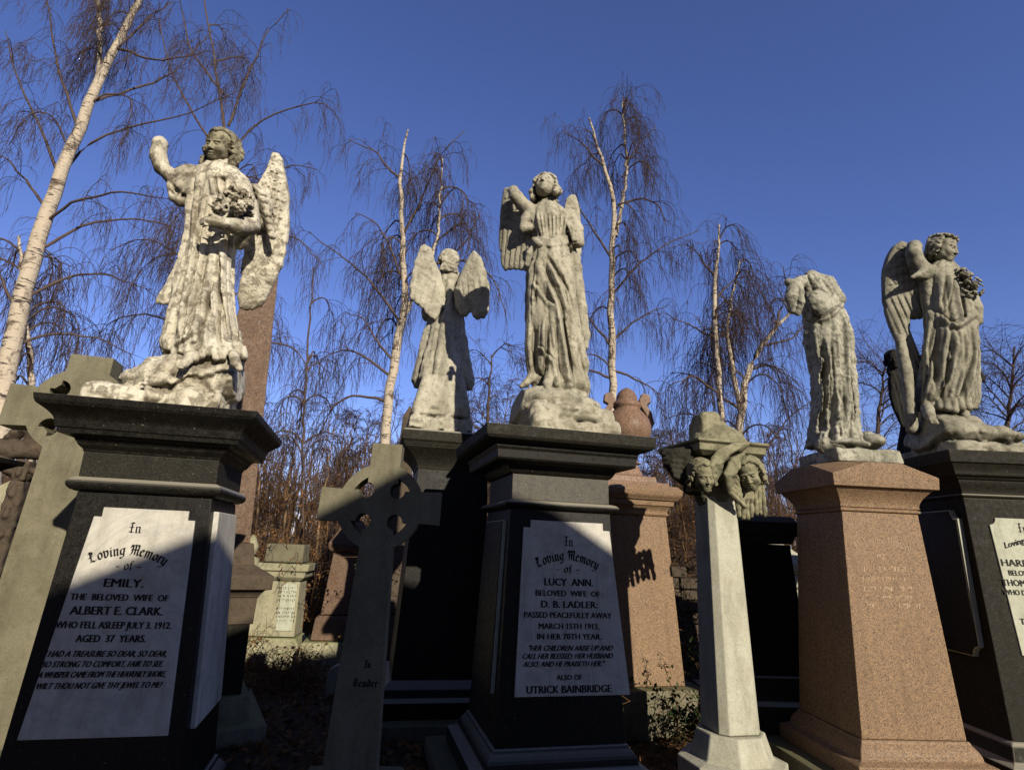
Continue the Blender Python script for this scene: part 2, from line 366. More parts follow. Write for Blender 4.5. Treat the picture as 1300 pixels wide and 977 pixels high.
class Sc:
    "a block of stone to carve; photo pixels (px, py) plus depth dy give points"
    def __init__(s, Y0, lo, hi, h):
        s.Y0 = Y0; s.h = h; s.lo = np.array(lo, float)
        s.n = [int((b-a)/h)+2 for a, b in zip(lo, hi)]
        s.x, s.y, s.z = [(s.lo[i]+np.arange(s.n[i])*h).astype(np.float32) for i in range(3)]
        s.D = np.full(s.n, 1.0, np.float32)
    def P(s, px, py, dy=0): return at(px, py, s.Y0+dy)
    def m(s, px, py, dy=0): return mpp(px, py, s.Y0+dy)
    def sub(s, lo, hi):
        sl = []
        for i, (a, b) in enumerate(zip(lo, hi)):
            i0 = max(0, int((a-s.lo[i])/s.h)-1); i1 = min(s.n[i], int((b-s.lo[i])/s.h)+3)
            if i1 <= i0: return None, None
            sl.append(slice(i0, i1))
        return tuple(sl), (s.x[sl[0]][:, None, None], s.y[sl[1]][None, :, None], s.z[sl[2]][None, None, :])
    def put(s, sl, d, k=.01):
        D = s.D[sl]
        if k > 0:
            hh = np.clip(.5+.5*(D-d)/k, 0, 1); s.D[sl] = D*(1-hh)+d*hh-k*hh*(1-hh)
        else: s.D[sl] = np.minimum(D, d)
    def cut(s, sl, d, k=.005):
        D = s.D[sl]; d = -d
        hh = np.clip(.5-.5*(D-d)/k, 0, 1); s.D[sl] = D*(1-hh)+d*hh+k*hh*(1-hh)
    def cone(s, a, b, ra, rb, k=.01, carve=False):
        a = np.asarray(a, float); b = np.asarray(b, float); r_ = max(ra, rb)+2*k+3*s.h
        sl, g = s.sub(np.minimum(a, b)-r_, np.maximum(a, b)+r_)
        if sl is None: return
        ab = b-a; L2 = max(ab @ ab, 1e-9)
        px, py, pz = g[0]-a[0], g[1]-a[1], g[2]-a[2]
        t = np.clip((px*ab[0]+py*ab[1]+pz*ab[2])/L2, 0, 1)
        d = np.sqrt((px-t*ab[0])**2+(py-t*ab[1])**2+(pz-t*ab[2])**2)-(ra+(rb-ra)*t)
        (s.cut if carve else s.put)(sl, d.astype(np.float32), k)
    def chain(s, pts, k=.01, carve=False):
        "pts (px, py, dy, r in px)"
        W = [(s.P(p[0], p[1], p[2]), p[3]*s.m(p[0], p[1], p[2])) for p in pts]
        if len(W) == 1: W = W*2
        for (a, ra), (b, rb) in zip(W, W[1:]): s.cone(a, b, ra, rb, k, carve)
    def ell(s, c, r_, k=.01, rot=None, carve=False):
        c = np.asarray(c, float); r_ = np.asarray(r_, float); m_ = max(r_)+2*k+3*s.h
        sl, g = s.sub(c-m_, c+m_)
        if sl is None: return
        q = [g[0]-c[0], g[1]-c[1], g[2]-c[2]]
        if rot is not None: q = [rot[0, i]*q[0]+rot[1, i]*q[1]+rot[2, i]*q[2] for i in range(3)]
        k0 = np.sqrt((q[0]/r_[0])**2+(q[1]/r_[1])**2+(q[2]/r_[2])**2)
        k1 = np.sqrt((q[0]/r_[0]**2)**2+(q[1]/r_[1]**2)**2+(q[2]/r_[2]**2)**2)
        d = k0*(k0-1)/np.maximum(k1, 1e-6)
        (s.cut if carve else s.put)(sl, d.astype(np.float32), k)
    def pell(s, px, py, dy, rx, ry, rz, k=.01, rot=None, carve=False):
        m_ = s.m(px, py, dy); s.ell(s.P(px, py, dy), (rx*m_, ry*m_, rz*m_), k, rot, carve)
    def box(s, fr, a, b, k=.01, rnd=.01):
        C_ = [fr((u, y, z)) for u in (a[0], b[0]) for y in (a[1], b[1]) for z in (a[2], b[2])]
        C_ = np.array(C_); sl, g = s.sub(C_.min(0)-.04, C_.max(0)+.04)
        if sl is None: return
        dx, dy = g[0]-fr.cx, g[1]-fr.cy
        u = dx*fr.c+dy*fr.s; y = -dx*fr.s+dy*fr.c
        q = [np.abs(u-(a[0]+b[0])/2)-(b[0]-a[0])/2+rnd, np.abs(y-(a[1]+b[1])/2)-(b[1]-a[1])/2+rnd, np.abs(g[2]-(a[2]+b[2])/2)-(b[2]-a[2])/2+rnd]
        d = np.sqrt(np.maximum(q[0], 0)**2+np.maximum(q[1], 0)**2+np.maximum(q[2], 0)**2)+np.minimum(np.maximum(q[0], np.maximum(q[1], q[2])), 0)-rnd
        s.put(sl, d.astype(np.float32), k)
    def secs(s, rows):
        rows = [(s.P((l+r_)/2, py, dy), (r_-l)/2*s.m((l+r_)/2, py, dy), rat) for py, l, r_, dy, rat in rows]
        rows.sort(key=lambda q: q[0][2])
        z = np.array([q[0][2] for q in rows]); cx = np.array([q[0][0] for q in rows]); cy = np.array([q[0][1] for q in rows])
        rx = np.array([q[1] for q in rows]); ry = rx*np.array([q[2] for q in rows])
        zz = np.linspace(z[0], z[-1], 80); ker = np.array([1, 2, 3, 2, 1])/9.
        def sm(a):
            a = np.interp(zz, z, a); p = np.pad(a, 2, mode='edge'); return np.convolve(p, ker, 'valid')
        return zz, sm(cx), sm(cy), sm(rx), sm(ry)
    def robe(s, rows, relief=None, k=.02, back=False):
        s.T = s.secs(rows); s.lines = []; s.pend = (relief, k, back)
    def drape(s):
        if getattr(s, 'pend', None) is None: return
        (relief, k, back), s.pend = s.pend, None; lines = s.lines
        T = s.T; zz, cx, cy, rx, ry = T
        lo = ((cx-rx).min()-.06, (cy-ry).min()-.06, zz[0]-.03); hi = ((cx+rx).max()+.06, (cy+ry).max()+.06, zz[-1]+.03)
        sl, (X, Y, Z) = s.sub(lo, hi); z = Z.ravel()
        CX, CY, RX, RY = [np.interp(z, zz, a)[None, None, :].astype(np.float32) for a in (cx, cy, rx, ry)]
        ex = (X-CX)/RX; ey = (Y-CY)/RY; q = np.sqrt(ex**2+ey**2)+1e-6
        mr = np.minimum(RX, RY)
        d = (q-1)*mr*.92
        if relief is not None:
            th = np.arctan2(ex, -ey); t = ((zz[-1]-Z)/(zz[-1]-zz[0])).astype(np.float32)
            d = d-relief(th, np.clip(t, 0, 1), q)*np.clip(q, 0, 1.3)
        if lines:
            x2 = X[:, :, 0]; z2 = Z[0]; H2 = np.zeros((x2.shape[0], z2.shape[1]))
            for pts, w, amp in lines:
                W = []
                for p in pts: q_ = s.P(p[0], p[1], s.front(p[0], p[1], back)); W.append((q_[0], q_[2]))
                W = np.array(W)
                if len(W) > 2:
                    tt = np.linspace(0, len(W)-1, 4*len(W)); W = np.stack([np.interp(tt, range(len(W)), W[:, i]) for i in (0, 1)], 1); W[1:-1] = (W[:-2]+W[1:-1]*2+W[2:])/4
                mm = s.m(*pts[0]); w_ = w*mm; L = np.r_[0, np.cumsum(np.linalg.norm(np.diff(W, axis=0), axis=1))]; best = np.full(H2.shape, 1e9); sd = np.zeros(H2.shape); ta = np.zeros(H2.shape)
                for i, (a, b) in enumerate(zip(W, W[1:])):
                    e = b-a; l2 = e @ e+1e-12; t = np.clip(((x2-a[0])*e[0]+(z2-a[1])*e[1])/l2, 0, 1)
                    dx_, dz_ = x2-a[0]-t*e[0], z2-a[1]-t*e[1]; dd = np.hypot(dx_, dz_); m_ = dd < best
                    best = np.where(m_, dd, best); sd = np.where(m_, np.sign(e[0]*dz_-e[1]*dx_), sd); ta = np.where(m_, (L[i]+t*(L[i+1]-L[i]))/L[-1], ta)
                sg = best*sd/w_; prof = np.exp(-sg**2)-.75*np.exp(-((sg-1.35)/.42)**2)-.3*np.exp(-((sg+1.6)/.6)**2)
                H2 += amp*mm*prof*np.clip(ta/.3, 0, 1)**.8*np.clip((1.02-ta)/.12, .35, 1)
            fm = np.clip((CY-Y if not back else Y-CY)/(RY*.35)+.2, 0, 1)
            d = d-(H2[:, None, :]*fm)
        d = np.maximum(d*.85, np.maximum(Z-zz[-1], zz[0]-Z))
        s.put(sl, d.astype(np.float32), k)
    def clip(s, fr, hx, hy, z0, taper=0, rnd=.03, oy=0, ox=0):
        "keep only what lies over a square footprint"
        dx, dy = s.x[:, None, None]-fr.cx, s.y[None, :, None]-fr.cy; u = dx*fr.c+dy*fr.s-ox; y = -dx*fr.s+dy*fr.c-oy
        tz = np.maximum(0, s.z[None, None, :]-z0)*taper
        a, b = np.abs(u)-hx+rnd+tz, np.abs(y)-hy+rnd+tz
        d = np.sqrt(np.maximum(a, 0)**2+np.maximum(b, 0)**2)+np.minimum(np.maximum(a, b), 0)-rnd
        D = s.D; k = .02; d = np.maximum(d, (z0-s.z)[None, None, :])
        hh = np.clip(.5-.5*(D-d)/k, 0, 1); s.D = (D*(1-hh)+d*hh+k*hh*(1-hh)).astype(np.float32)
    def front(s, px, py, back=False):
        zz, cx, cy, rx, ry = s.T; dy = 0
        for _ in range(4):
            p = s.P(px, py, dy); i = [np.interp(p[2], zz, a) for a in (cx, cy, rx, ry)]
            e = min(.97, abs((p[0]-i[0])/i[2])); q = math.sqrt(1-e*e)*i[3]
            dy = i[1]+(q if back else -q)-s.Y0
        return dy
    def fold(s, pts, r_=2.0, k=.012, out_=.3, carve=False):
        "a drapery ridge (or a cut) lying on the robe through photo pixels"
        s.lines.append((pts, r_*1.15, -r_*.75 if carve else r_*1.05))
    def wing(s, poly, dy0, sx=0, sz=0, th=9, feat=(0, -1), amp=1.6, rows=.35, org=None, fw_=6.5, curl=0, k=.012, mirror=1):
        "poly in photo pixels; plate leans with sx, sz (metres per metre); feather relief on both sides"
        c = np.mean(poly, 0); pc = s.P(c[0], c[1], dy0)
        W = []
        for p in poly:
            dy = dy0
            for _ in range(4):
                q = s.P(p[0], p[1], dy); dy = dy0+sx*(q[0]-pc[0])+sz*(q[2]-pc[2])
            W.append((q[0], q[2]))
        W = np.array(W); mp_ = s.m(c[0], c[1], dy0); t_ = th*mp_
        # round the outline off with a Chaikin pass
        Q = []
        for a, b in zip(W, np.roll(W, -1, 0)): Q += [a*.85+b*.15, a*.15+b*.85]
        W = np.array(Q)
        ys = [s.Y0+dy0+sx*(w[0]-pc[0])+sz*(w[1]-pc[2]) for w in W]
        lo = (W[:, 0].min()-.03, min(ys)-t_*2-.06, W[:, 1].min()-.03); hi = (W[:, 0].max()+.03, max(ys)+t_*2+.06, W[:, 1].max()+.03)
        sl, (X, Y, Z) = s.sub(lo, hi); x2 = X[:, :, 0]; z2 = Z[0]
        d2 = np.full((len(x2), z2.shape[1]), 1e9); sg = np.ones_like(d2); xx = x2.reshape(-1, 1); zz = z2.reshape(1, -1)
        for a, b in zip(W, np.roll(W, -1, 0)):
            e = b-a; L = max(e @ e, 1e-12); wx, wz = xx-a[0], zz-a[1]
            t = np.clip((wx*e[0]+wz*e[1])/L, 0, 1); d2 = np.minimum(d2, (wx-t*e[0])**2+(wz-t*e[1])**2)
            c1 = (zz >= a[1]) & (zz < b[1]) & (e[0]*wz-e[1]*wx > 0); c2 = (zz < a[1]) & (zz >= b[1]) & (e[0]*wz-e[1]*wx < 0)
            sg = np.where(c1 | c2, -sg, sg)
        d2 = np.sqrt(d2)*sg; d2r = d2
        fv = np.array(feat, float); fv /= np.linalg.norm(fv); nv = np.array([fv[1], -fv[0]])
        o = W.mean(0) if org is None else np.array([s.P(*org, dy0)[0], s.P(*org, dy0)[2]])
        tt = (xx-o[0])*fv[0]+(zz-o[1])*fv[1]; nn = (xx-o[0])*nv[0]+(zz-o[1])*nv[1]
        t0, t1 = tt[d2 < 0].min(), tt[d2 < 0].max(); tn = (tt-t0)/(t1-t0)
        w_ = fw_*mp_
        # long primaries
        ph = nn/w_+.25*np.sin(tn*3); fr_ = ph-np.floor(ph); prim = (fr_**.8)-.5
        prim = np.where(fr_ > .93, prim*(1-(fr_-.93)/.07), prim)
        # coverts: rows of rounded scales
        rh = w_*1.5; b_ = tt/rh; rw = np.floor(b_); fb = b_-rw; fa = nn/(w_*.9)+.5*(rw % 2); fa = fa-np.floor(fa)-.5
        edge = fb-(.95-1.1*fa**2*2); scal = np.where(edge < 0, fb-.4, fb-1.0)
        sel = np.clip((tn-rows)/.05, 0, 1)
        rel = (prim*sel+scal*(1-sel))*amp*mp_
        d2 = d2+sel*mp_*1.5*(np.abs(fr_-.5)*2)**3; infl = np.clip(-d2/(t_*1.2), 0, 1)
        th_ = t_*(.45+.55*np.sqrt(infl))*(1.25-.75*np.clip(tn, 0, 1))+rel*infl
        yc = s.Y0+dy0+sx*(xx-pc[0])+sz*(zz-pc[2])+curl*(tn-.5)**2
        lip = 1/math.sqrt(1+sx*sx+sz*sz)
        dd = np.maximum(np.abs(Y-yc[:, None, :])*lip-th_[:, None, :], d2[:, None, :])*.8
        s.put(sl, dd.astype(np.float32), k)
    def rough(s, amp, cell, seed=0, octv=3, ridged=False):
        s.drape()
        r_ = np.random.default_rng(seed)
        for o in range(octv):
            c = cell/2**o; Wm = []; sh = []
            for n in s.n:
                m_ = int(n*s.h/c)+3; u = np.arange(n)*s.h/c; i = u.astype(int); f_ = u-i; f_ = f_*f_*(3-2*f_)
                w = np.zeros((n, m_), np.float32); w[np.arange(n), i] = 1-f_; w[np.arange(n), i+1] = f_; Wm.append(w); sh.append(m_)
            L = r_.uniform(-1, 1, sh).astype(np.float32)
            N = np.einsum('ia,abc->ibc', Wm[0], L); N = np.einsum('jb,ibc->ijc', Wm[1], N); N = np.einsum('kc,ijc->ijk', Wm[2], N)
            if ridged: N = (.35-np.abs(N))*1.6
            s.D += N*amp/2**o
    def mesh(s, name, mat, parent, label=None):
        s.drape()
        s.D[0] = s.D[-1] = 1; s.D[:, 0] = s.D[:, -1] = 1; s.D[:, :, 0] = s.D[:, :, -1] = 1
        V, Q = surface_net(s.D, s.lo, s.h)
        o = obj(name, V, Q, mat, parent, smooth=True, label=label); s.D = None
        return o

def region(Y0, box, dlo, dhi):
    "world bounds of a photo rectangle (x0,y0,x1,y1) around depth Y0"
    P = np.array([at(x, y, Y0+d) for x in (box[0], box[2]) for y in (box[1], box[3]) for d in (dlo, dhi)])
    lo, hi = P.min(0), P.max(0); lo[1] = Y0+dlo; hi[1] = Y0+dhi
    return lo, hi

def ridge(x, sharp=.6): return 1-np.abs(np.sin(x))**sharp*1.0

def rotm(yaw, pitch, roll):
    "head axes: yaw>0 turns to the viewer's right, pitch>0 looks up, roll>0 tilts the crown to the viewer's right"
    return np.array(Matrix.Rotation(R(yaw), 3, 'Z') @ Matrix.Rotation(R(-pitch), 3, 'X') @ Matrix.Rotation(R(roll), 3, 'Y'))
def head(parent, mat, Y0, px, py, dy, hpx, yaw, pitch, roll, hair='wavy', side=1.0, seed=1, div=58, wreath=False, neck=None, part='head', locks=None, zoomh=1.0):
    H = hpx*mpp(px, py, Y0+dy); c = at(px, py, Y0+dy); h = H/div
    Rm = rotm(yaw, pitch, roll); e = H*1.0
    S = Sc(Y0, c-np.array([e*.95, e*.95, e*1.05]), c+np.array([e*.95, e*.95, e*.85]), h)
    r_ = random.Random(seed); H0 = H
    W = lambda x, y, z: c+Rm @ (np.array([x, y, z])*H)
    def E(x, y, z, a, b, d, k=.04, carve=False): S.ell(W(x, y, z), np.array([a, b, d])*H, k*H, Rm, carve)
    def Cn(p, q, a, b, k=.03, carve=False): S.cone(W(*p), W(*q), a*H, b*H, k*H, carve)
    E(0, .06, .14, .32, .39, .35); E(0, -.10, -.12, .255, .27, .35, .06)
    E(0, -.24, -.38, .10, .10, .09, .09)
    for x in (-1, 1):
        E(x*.135, -.235, -.13, .10, .10, .12, .06); E(x*.17, -.06, -.25, .09, .14, .12, .06)
        E(x*.29, .04, -.03, .04, .07, .10, .03)
        E(x*.125, -.385, -.012, .082, .088, .058, .04, True)
        E(x*.122, -.300, -.02, .058, .050, .038, .008)
        Cn((x*.05, -.345, .055), (x*.19, -.305, .050), .028, .022, .025)
        Cn((x*.065, -.338, .022), (x*.185, -.300, .004), .014, .011, .008)
        Cn((x*.07, -.325, -.055), (x*.175, -.298, -.05), .010, .009, .012)
    Cn((0, -.325, .05), (0, -.415, -.155), .028, .045, .03)
    for x in (-1, 1): E(x*.045, -.365, -.165, .032, .045, .03, .02)
    Cn((-.055, -.335, -.262), (0, -.362, -.252), .018, .024, .02); Cn((.055, -.335, -.262), (0, -.362, -.252), .018, .024, .02)
    Cn((-.045, -.332, -.312), (.045, -.332, -.312), .026, .026, .02)
    Cn((-.085, -.335, -.284), (.085, -.335, -.284), .010, .010, .012, True)
    E(0, -.345, -.205, .02, .03, .035, .02, True)
    if neck is not None:
        S.cone(W(0, .06, -.25), neck, .165*H, .19*H, .05*H)
    # hair
    if hair:
        SH = Sc(Y0, S.lo, S.lo+np.array(S.n)*h-1.5*h, h)
        def HE(x, y, z, a, b, d, k=.03): SH.ell(W(x, y, z), np.array([a, b, d])*H, k*H, Rm)
        HE(0, .10, .19, .355, .405, .345); HE(0, .26, -.04, .29, .22, .36, .05)
        for i in range(15):                       # the back of the head
            x0 = (-1+2*i/14)*.30; pts = [(x0*(.45+.75*j/6)+.02*math.sin(j*1.9+i*2), .12+.34*math.sin(.3+j*.36)*(1-.35*(x0/.3)**2), .50-.165*j) for j in range(7)]
            for p, q in zip(pts, pts[1:]): SH.cone(W(*p), W(*q), .040*H, .036*H, .010*H)
        for i in range(54):                       # strands from the parting, back over the brow and down to the locks
            sx = -1 if i % 2 else 1; f_ = (i//2)/26
            pts = []; n_ = 9
            for j in range(n_):
                t = j/(n_-1); ang = .06+t*1.72; y0 = -.29+.66*f_
                sw = (1-f_)*.10*math.sin(t*PI*.9)            # sweep of the front hair back over the temple
                cx_ = (.335+.05*side*t)*math.sin(ang); x = sx*cx_
                yy = y0*(1-.25*t)+sw+.10*t*(1-f_)
                fr_ = .06-.375*math.sqrt(max(0, 1-(cx_/.40)**2))
                yy = max(yy, fr_+.015)
                z = .17+.355*math.cos(ang)*math.sqrt(max(.25, 1-((yy-.08)/.44)**2))-.08*t*t*side
                wv = .020*math.sin(t*13+i*.9)
                pts.append((x+sx*wv*.6, yy+wv*.5, z))
            for p, q in zip(pts, pts[1:]): SH.cone(W(*p), W(*q), .036*H, .032*H, .010*H)
        for sx in (-1, 1):                       # side locks
            nl = int(14*side)
            for i in range(nl):
                t = i/max(1, nl-1); b = (sx*(.33+.10*side*math.sin(t*2.4)+r_.uniform(-.03, .03)), .02+.26*r_.random()-.1*t, .10-.58*t*side+r_.uniform(-.04, .04))
                rr = (.085+.03*r_.random())*(1 if side > .8 else .8)
                HE(*b, rr, rr, rr*1.15, .02)
                a = r_.uniform(0, 6.28)
                SH.cone(W(b[0]+.06*math.cos(a), b[1]-.07, b[2]+.06*math.sin(a)), W(b[0]-.04*math.cos(a), b[1]-.085, b[2]-.05), .035*H, .03*H, .008*H)
        for i in range(14): HE(r_.uniform(-.28, .28), .34+r_.uniform(-.05, .08), .1-.55*r_.random()*side, .10, .09, .12, .02)
        for i in range(int(16*(hair == 'curly'))):
            a = -1.35+2.7*i/15; HE(.33*math.sin(a), -.20+.1*abs(a)*.6, .19+.22*math.cos(a), .075, .08, .07, .012)
        SH.ell(W(0, -.52, -.15), np.array([.245, .40, .37])*H, .03*H, Rm, True)
        SH.rough(.014*H, .07*H, seed, 2)
        # grooves
        S.D = np.minimum(S.D, SH.D[:S.n[0], :S.n[1], :S.n[2]])
    if wreath:
        for i in range(15):
            a = -1.9+3.8*i/14; p = W(.36*math.sin(a), -.34*math.cos(a)*1.05+.05, .36+.04*math.sin(i*3))
            S.ell(p, np.array([.055, .05, .045])*H, .012*H)
    S.rough(.006*H, .08*H, seed+5, 2)
    return S.mesh(part, mat, parent)

def blossoms(parent, mat, Y0, pts, n, seed, sz, name='bouquet', h=.006):
    "a carved bunch of flowers: rosettes, buds and leaves packed around a line of photo pixels (px, py, dy, spread px)"
    P = np.array([at(p[0], p[1], Y0+p[2]) for p in pts]); sp = [p[3]*mpp(p[0], p[1], Y0+p[2]) for p in pts]
    mx = max(sp)+.05
    S = Sc(Y0, P.min(0)-mx, P.max(0)+mx, h); r_ = random.Random(seed)
    for a, b in zip(P, P[1:]): S.cone(a, b, sp[0]*.35, sp[-1]*.35, .02)
    for i in range(n):
        t = r_.random()*(len(P)-1); j = min(int(t), len(P)-2); f_ = t-j
        c = P[j]*(1-f_)+P[j+1]*f_; w = sp[j]*(1-f_)+sp[j+1]*f_
        d = np.array([r_.gauss(0, 1), r_.gauss(-.6, .8), r_.gauss(0, 1)]); d /= np.linalg.norm(d); q = c+d*w*r_.uniform(.45, .95)
        rr = sz*r_.uniform(.7, 1.25)
        if i % 3 == 2:
            ax = np.array([r_.gauss(0, 1), r_.gauss(0, .4), r_.gauss(0, 1)]); ax /= np.linalg.norm(ax)
            S.cone(q-ax*rr, q+ax*rr*1.3, rr*.42, rr*.15, .003)
        else:
            for m_ in range(5):
                a = m_*1.2566+i; e1 = np.cross(d, [0, 0, 1.]); e1 /= np.linalg.norm(e1)+1e-6; e2 = np.cross(d, e1)
                S.ell(q+(e1*math.cos(a)+e2*math.sin(a))*rr*.6, (rr*.42,)*3, .002)
            S.ell(q+d*rr*.3, (rr*.3,)*3, .002)
    return S.mesh(name, mat, parent)

# ------------------------------------------------------------------ monuments
def lin(z, tab):
    zz, hh = zip(*sorted(tab)); return float(np.interp(z, zz, hh))
class Face:
    "writing surface on a (tapering) face of a monument"
    def __init__(s, fr, tab, t=0.0, side='F'): s.fr, s.tab, s.t, s.side = fr, tab, t, side
    def at(s, u, z, off=0):
        w = lin(z, s.tab)+s.t+off
        return s.fr({'F': (u, -w, z), 'R': (w, u, z), 'L': (-w, -u, z)}[s.side])
    def px(s, px, py):
        z = 1.3
        for _ in range(5):
            w = lin(z, s.tab)+s.t
            if s.side == 'F': P0 = s.fr((0, -w, z)); N = (s.fr.s, -s.fr.c, 0)
            elif s.side == 'R': P0 = s.fr((w, 0, z)); N = (s.fr.c, s.fr.s, 0)
            else: P0 = s.fr((-w, 0, z)); N = (-s.fr.c, -s.fr.s, 0)
            q = on_plane(px, py, np.array(P0), np.array(N)); z = q[2]
        d = q-np.array([s.fr.cx, s.fr.cy, 0])
        u = d[0]*s.fr.c+d[1]*s.fr.s; y = -d[0]*s.fr.s+d[1]*s.fr.c
        return (u-s.fr.lean*(s.fr.z0-z), z) if s.side == 'F' else ((y, z) if s.side == 'R' else (-y, z))
    def plate(s, name, poly, depth, mat, parent, bevel=.004, label=None):
        mb = MB(); A = [s.at(u, z, depth) for u, z in poly]; B = [s.at(u, z, -.02) for u, z in poly]; n = len(poly)
        mb.add(A+B, [tuple(range(n)), tuple(range(2*n-1, n-1, -1))]+[(i, n+i, n+(i+1) % n, (i+1) % n) for i in range(n)])
        return mb.obj(name, mat, parent, bevel=bevel, label=label)
    def write(s, lines, off, mat, parent, name='lettering'):
        """lines: (kind, text, x left px, x right px, y px, height px [, opts])"""
        mb = MB()
        for ln in lines:
            kind, txt, xl, xr, y, h = ln[:6]; o = ln[6] if len(ln) > 6 else {}
            (ul, zl), (ur, zr) = s.px(xl, y), s.px(xr, y); uc, zc = s.px((xl+xr)/2, y)
            H = s.px((xl+xr)/2, y-h/2)[1]-s.px((xl+xr)/2, y+h/2)[1]; Wd = abs(ur-ul)
            if kind == 'bl': V, Fs = black_letter(txt, H, o.get('nib', .24)); V = [(a, b-H*.5) for a, b in V]
            else: V, Fs = text_mesh(txt, 1, 1, o.get('shear', 0), 0.0, o.get('sp', 1.0))
            if not V: continue
            xs = [v[0] for v in V]; ys = [v[1] for v in V]; w = max(xs)-min(xs)
            kx = Wd/w; cx = (max(xs)+min(xs))/2
            ky = 1 if kind == 'bl' else H/(.72)
            cy = 0 if kind == 'bl' else .0
            sl = o.get('slope', 0); arc = o.get('arc', 0)
            P = []
            for a, b in V:
                a = (a-cx)*kx; b = (b-cy)*ky
                if arc:
                    Rr = (Wd*Wd/8+arc*arc*H*H/2)/(arc*H); th = a/Rr
                    a2 = (Rr+b)*math.sin(th); b2 = (Rr+b)*math.cos(th)-Rr+arc*H*.5
                    a, b = a2, b2
                P.append(s.at(uc+a, zc+b+sl*a, off))
            mb.add(P, Fs)
            if kind == 't' and o.get('bold', 1):
                for e_ in (-.06, -.03, .03, .06):
                    mb.add([tuple(np.array(p)+np.array(s.at(e_*H, 1, 0))-np.array(s.at(0, 1, 0))+np.array([0, -.0004-.004*abs(e_), 0])) for p in P], Fs)
        return mb.obj(name, mat, parent)
def notched(u0, u1, z0, z1, n, kind='square'):
    "panel outline with cut upper corners"
    if kind == 'square': return [(u0, z0), (u1, z0), (u1, z1-n), (u1-n*1.1, z1-n), (u1-n*1.1, z1), (u0+n*1.1, z1), (u0+n*1.1, z1-n), (u0, z1-n)]
    P = [(u0, z0), (u1, z0)]
    if kind == 'concave4':
        P = []
        for cx, cz, a0 in ((u0, z0, 90), (u1, z0, 180), (u1, z1, 270), (u0, z1, 360)):
            for i in range(6):
                a = R(a0-90*i/5) ; P.append((cx+n*math.cos(a), cz+n*math.sin(a)))
        return P
    for i in range(6): a = R(270-90*i/5); P.append((u1+n*math.cos(a), z1+n*math.sin(a)))
    for i in range(6): a = R(360-90*i/5); P.append((u0+n*math.cos(a), z1+n*math.sin(a)))
    return P
def stack(t, fr, parts):
    for name, mat, prof, bev in parts: loft(fr, prof).obj(name, mat, t, bevel=bev)

# --- the black pedestal on the left
fA = Frame(-1.915, 3.276, 13.5, lean=.05, z0=2.1)
tA = [(1.66, .306), (.60, .352)]
A = thing('monument_pedestal', 'black granite pedestal with notched marble panel in memory of Emily', 'grave monument', (-1.86, 3.27, 0), 'angel pedestals')
stack(A, fA, [
 ('cornice', 'black_granite', [(1.855, .318)]+cyma(1.87, .322, 1.90, .345, 5, 'ovolo')+[(1.905, .352)]+cyma(1.907, .352, 1.93, .375, 5, 'cove')+[(1.932, .412), (1.955, .416)]+[(1.958, .424)]+cyma(1.985, .428, 2.055, .492, 7, 'cove')+[(2.07, .500), (2.10, .505)], .004),
 ('frieze', 'dull_granite', [(1.735, .316), (1.854, .316)], .003),
 ('torus_moulding', 'black_granite', torus_prof(1.665, 1.734, .318, .034), 0),
 ('die', 'black_granite', [(.33, .366), (1.663, .306)], .005),
 ('base', 'dull_granite', [(.10, .50), (.20, .50), (.22, .44)]+cyma(.23, .43, .31, .385, 5, 'cove')+[(.328, .378)], .006),
 ('step', 'cross_stone', [(-.1, .62), (.098, .62)], .01)])
FA = Face(fA, tA)
q = FA.px
uL, uR = q(118, 664)[0], q(248, 664)[0]
zT = q(185, 646)[1]
poly = [(q(20, 950)[0], .62), (q(211, 950)[0], .62), (uR-.001, zT-.045), (uR-.035, zT-.045), (uR-.035, zT), (uL+.035, zT), (uL+.035, zT-.045), (uL+.001, zT-.045)]
pA = FA.plate('inscription_panel', poly, .012, 'marble', A, .003)
inA = [('bl', 'In', 164, 181, 672, 8), ('bl', 'Loving Memory', 113, 216, 707, 8.6, {'arc': 1.7, 'nib': .30}), ('bl', '- of -', 148, 180, 719, 7.5, {}),
 ('t', 'EMILY.', 134, 184, 740, 11), ('t', 'THE  BELOVED  WIFE  OF', 92, 216, 758, 8.5), ('t', 'ALBERT E. CLARK.', 92, 209, 775, 11), ('t', 'WHO FELL ASLEEP JULY 3. 1912.', 74, 220, 793, 9), ('t', 'AGED  37  YEARS.', 99, 187, 810, 9.5),
 ('t', 'I HAD A TREASURE SO DEAR, SO DEAR,', 60, 214, 829, 8, {'shear': .45}), ('t', 'SO STRONG TO COMFORT, FAIR TO SEE.', 57, 210, 842, 8, {'shear': .45}),
 ('t', 'A WHISPER CAME FROM THE HEAVENLY SHORE,', 52, 213, 855, 8, {'shear': .45}), ('t', 'WILT THOU NOT GIVE THY JEWEL TO ME?', 51, 209, 869, 8, {'shear': .45})]
for i, l in enumerate(inA):
    if len(l) == 6: inA[i] = (*l, {})
FA.write(inA, .0135, 'lead', pA)
FAR = Face(fA, tA, 0, 'R')
zt = 1.60; FAR.plate('side_panel', [(-.27, .62), (.27, .62), (.235, zt), (-.235, zt)], .026, 'marble', A, .006)

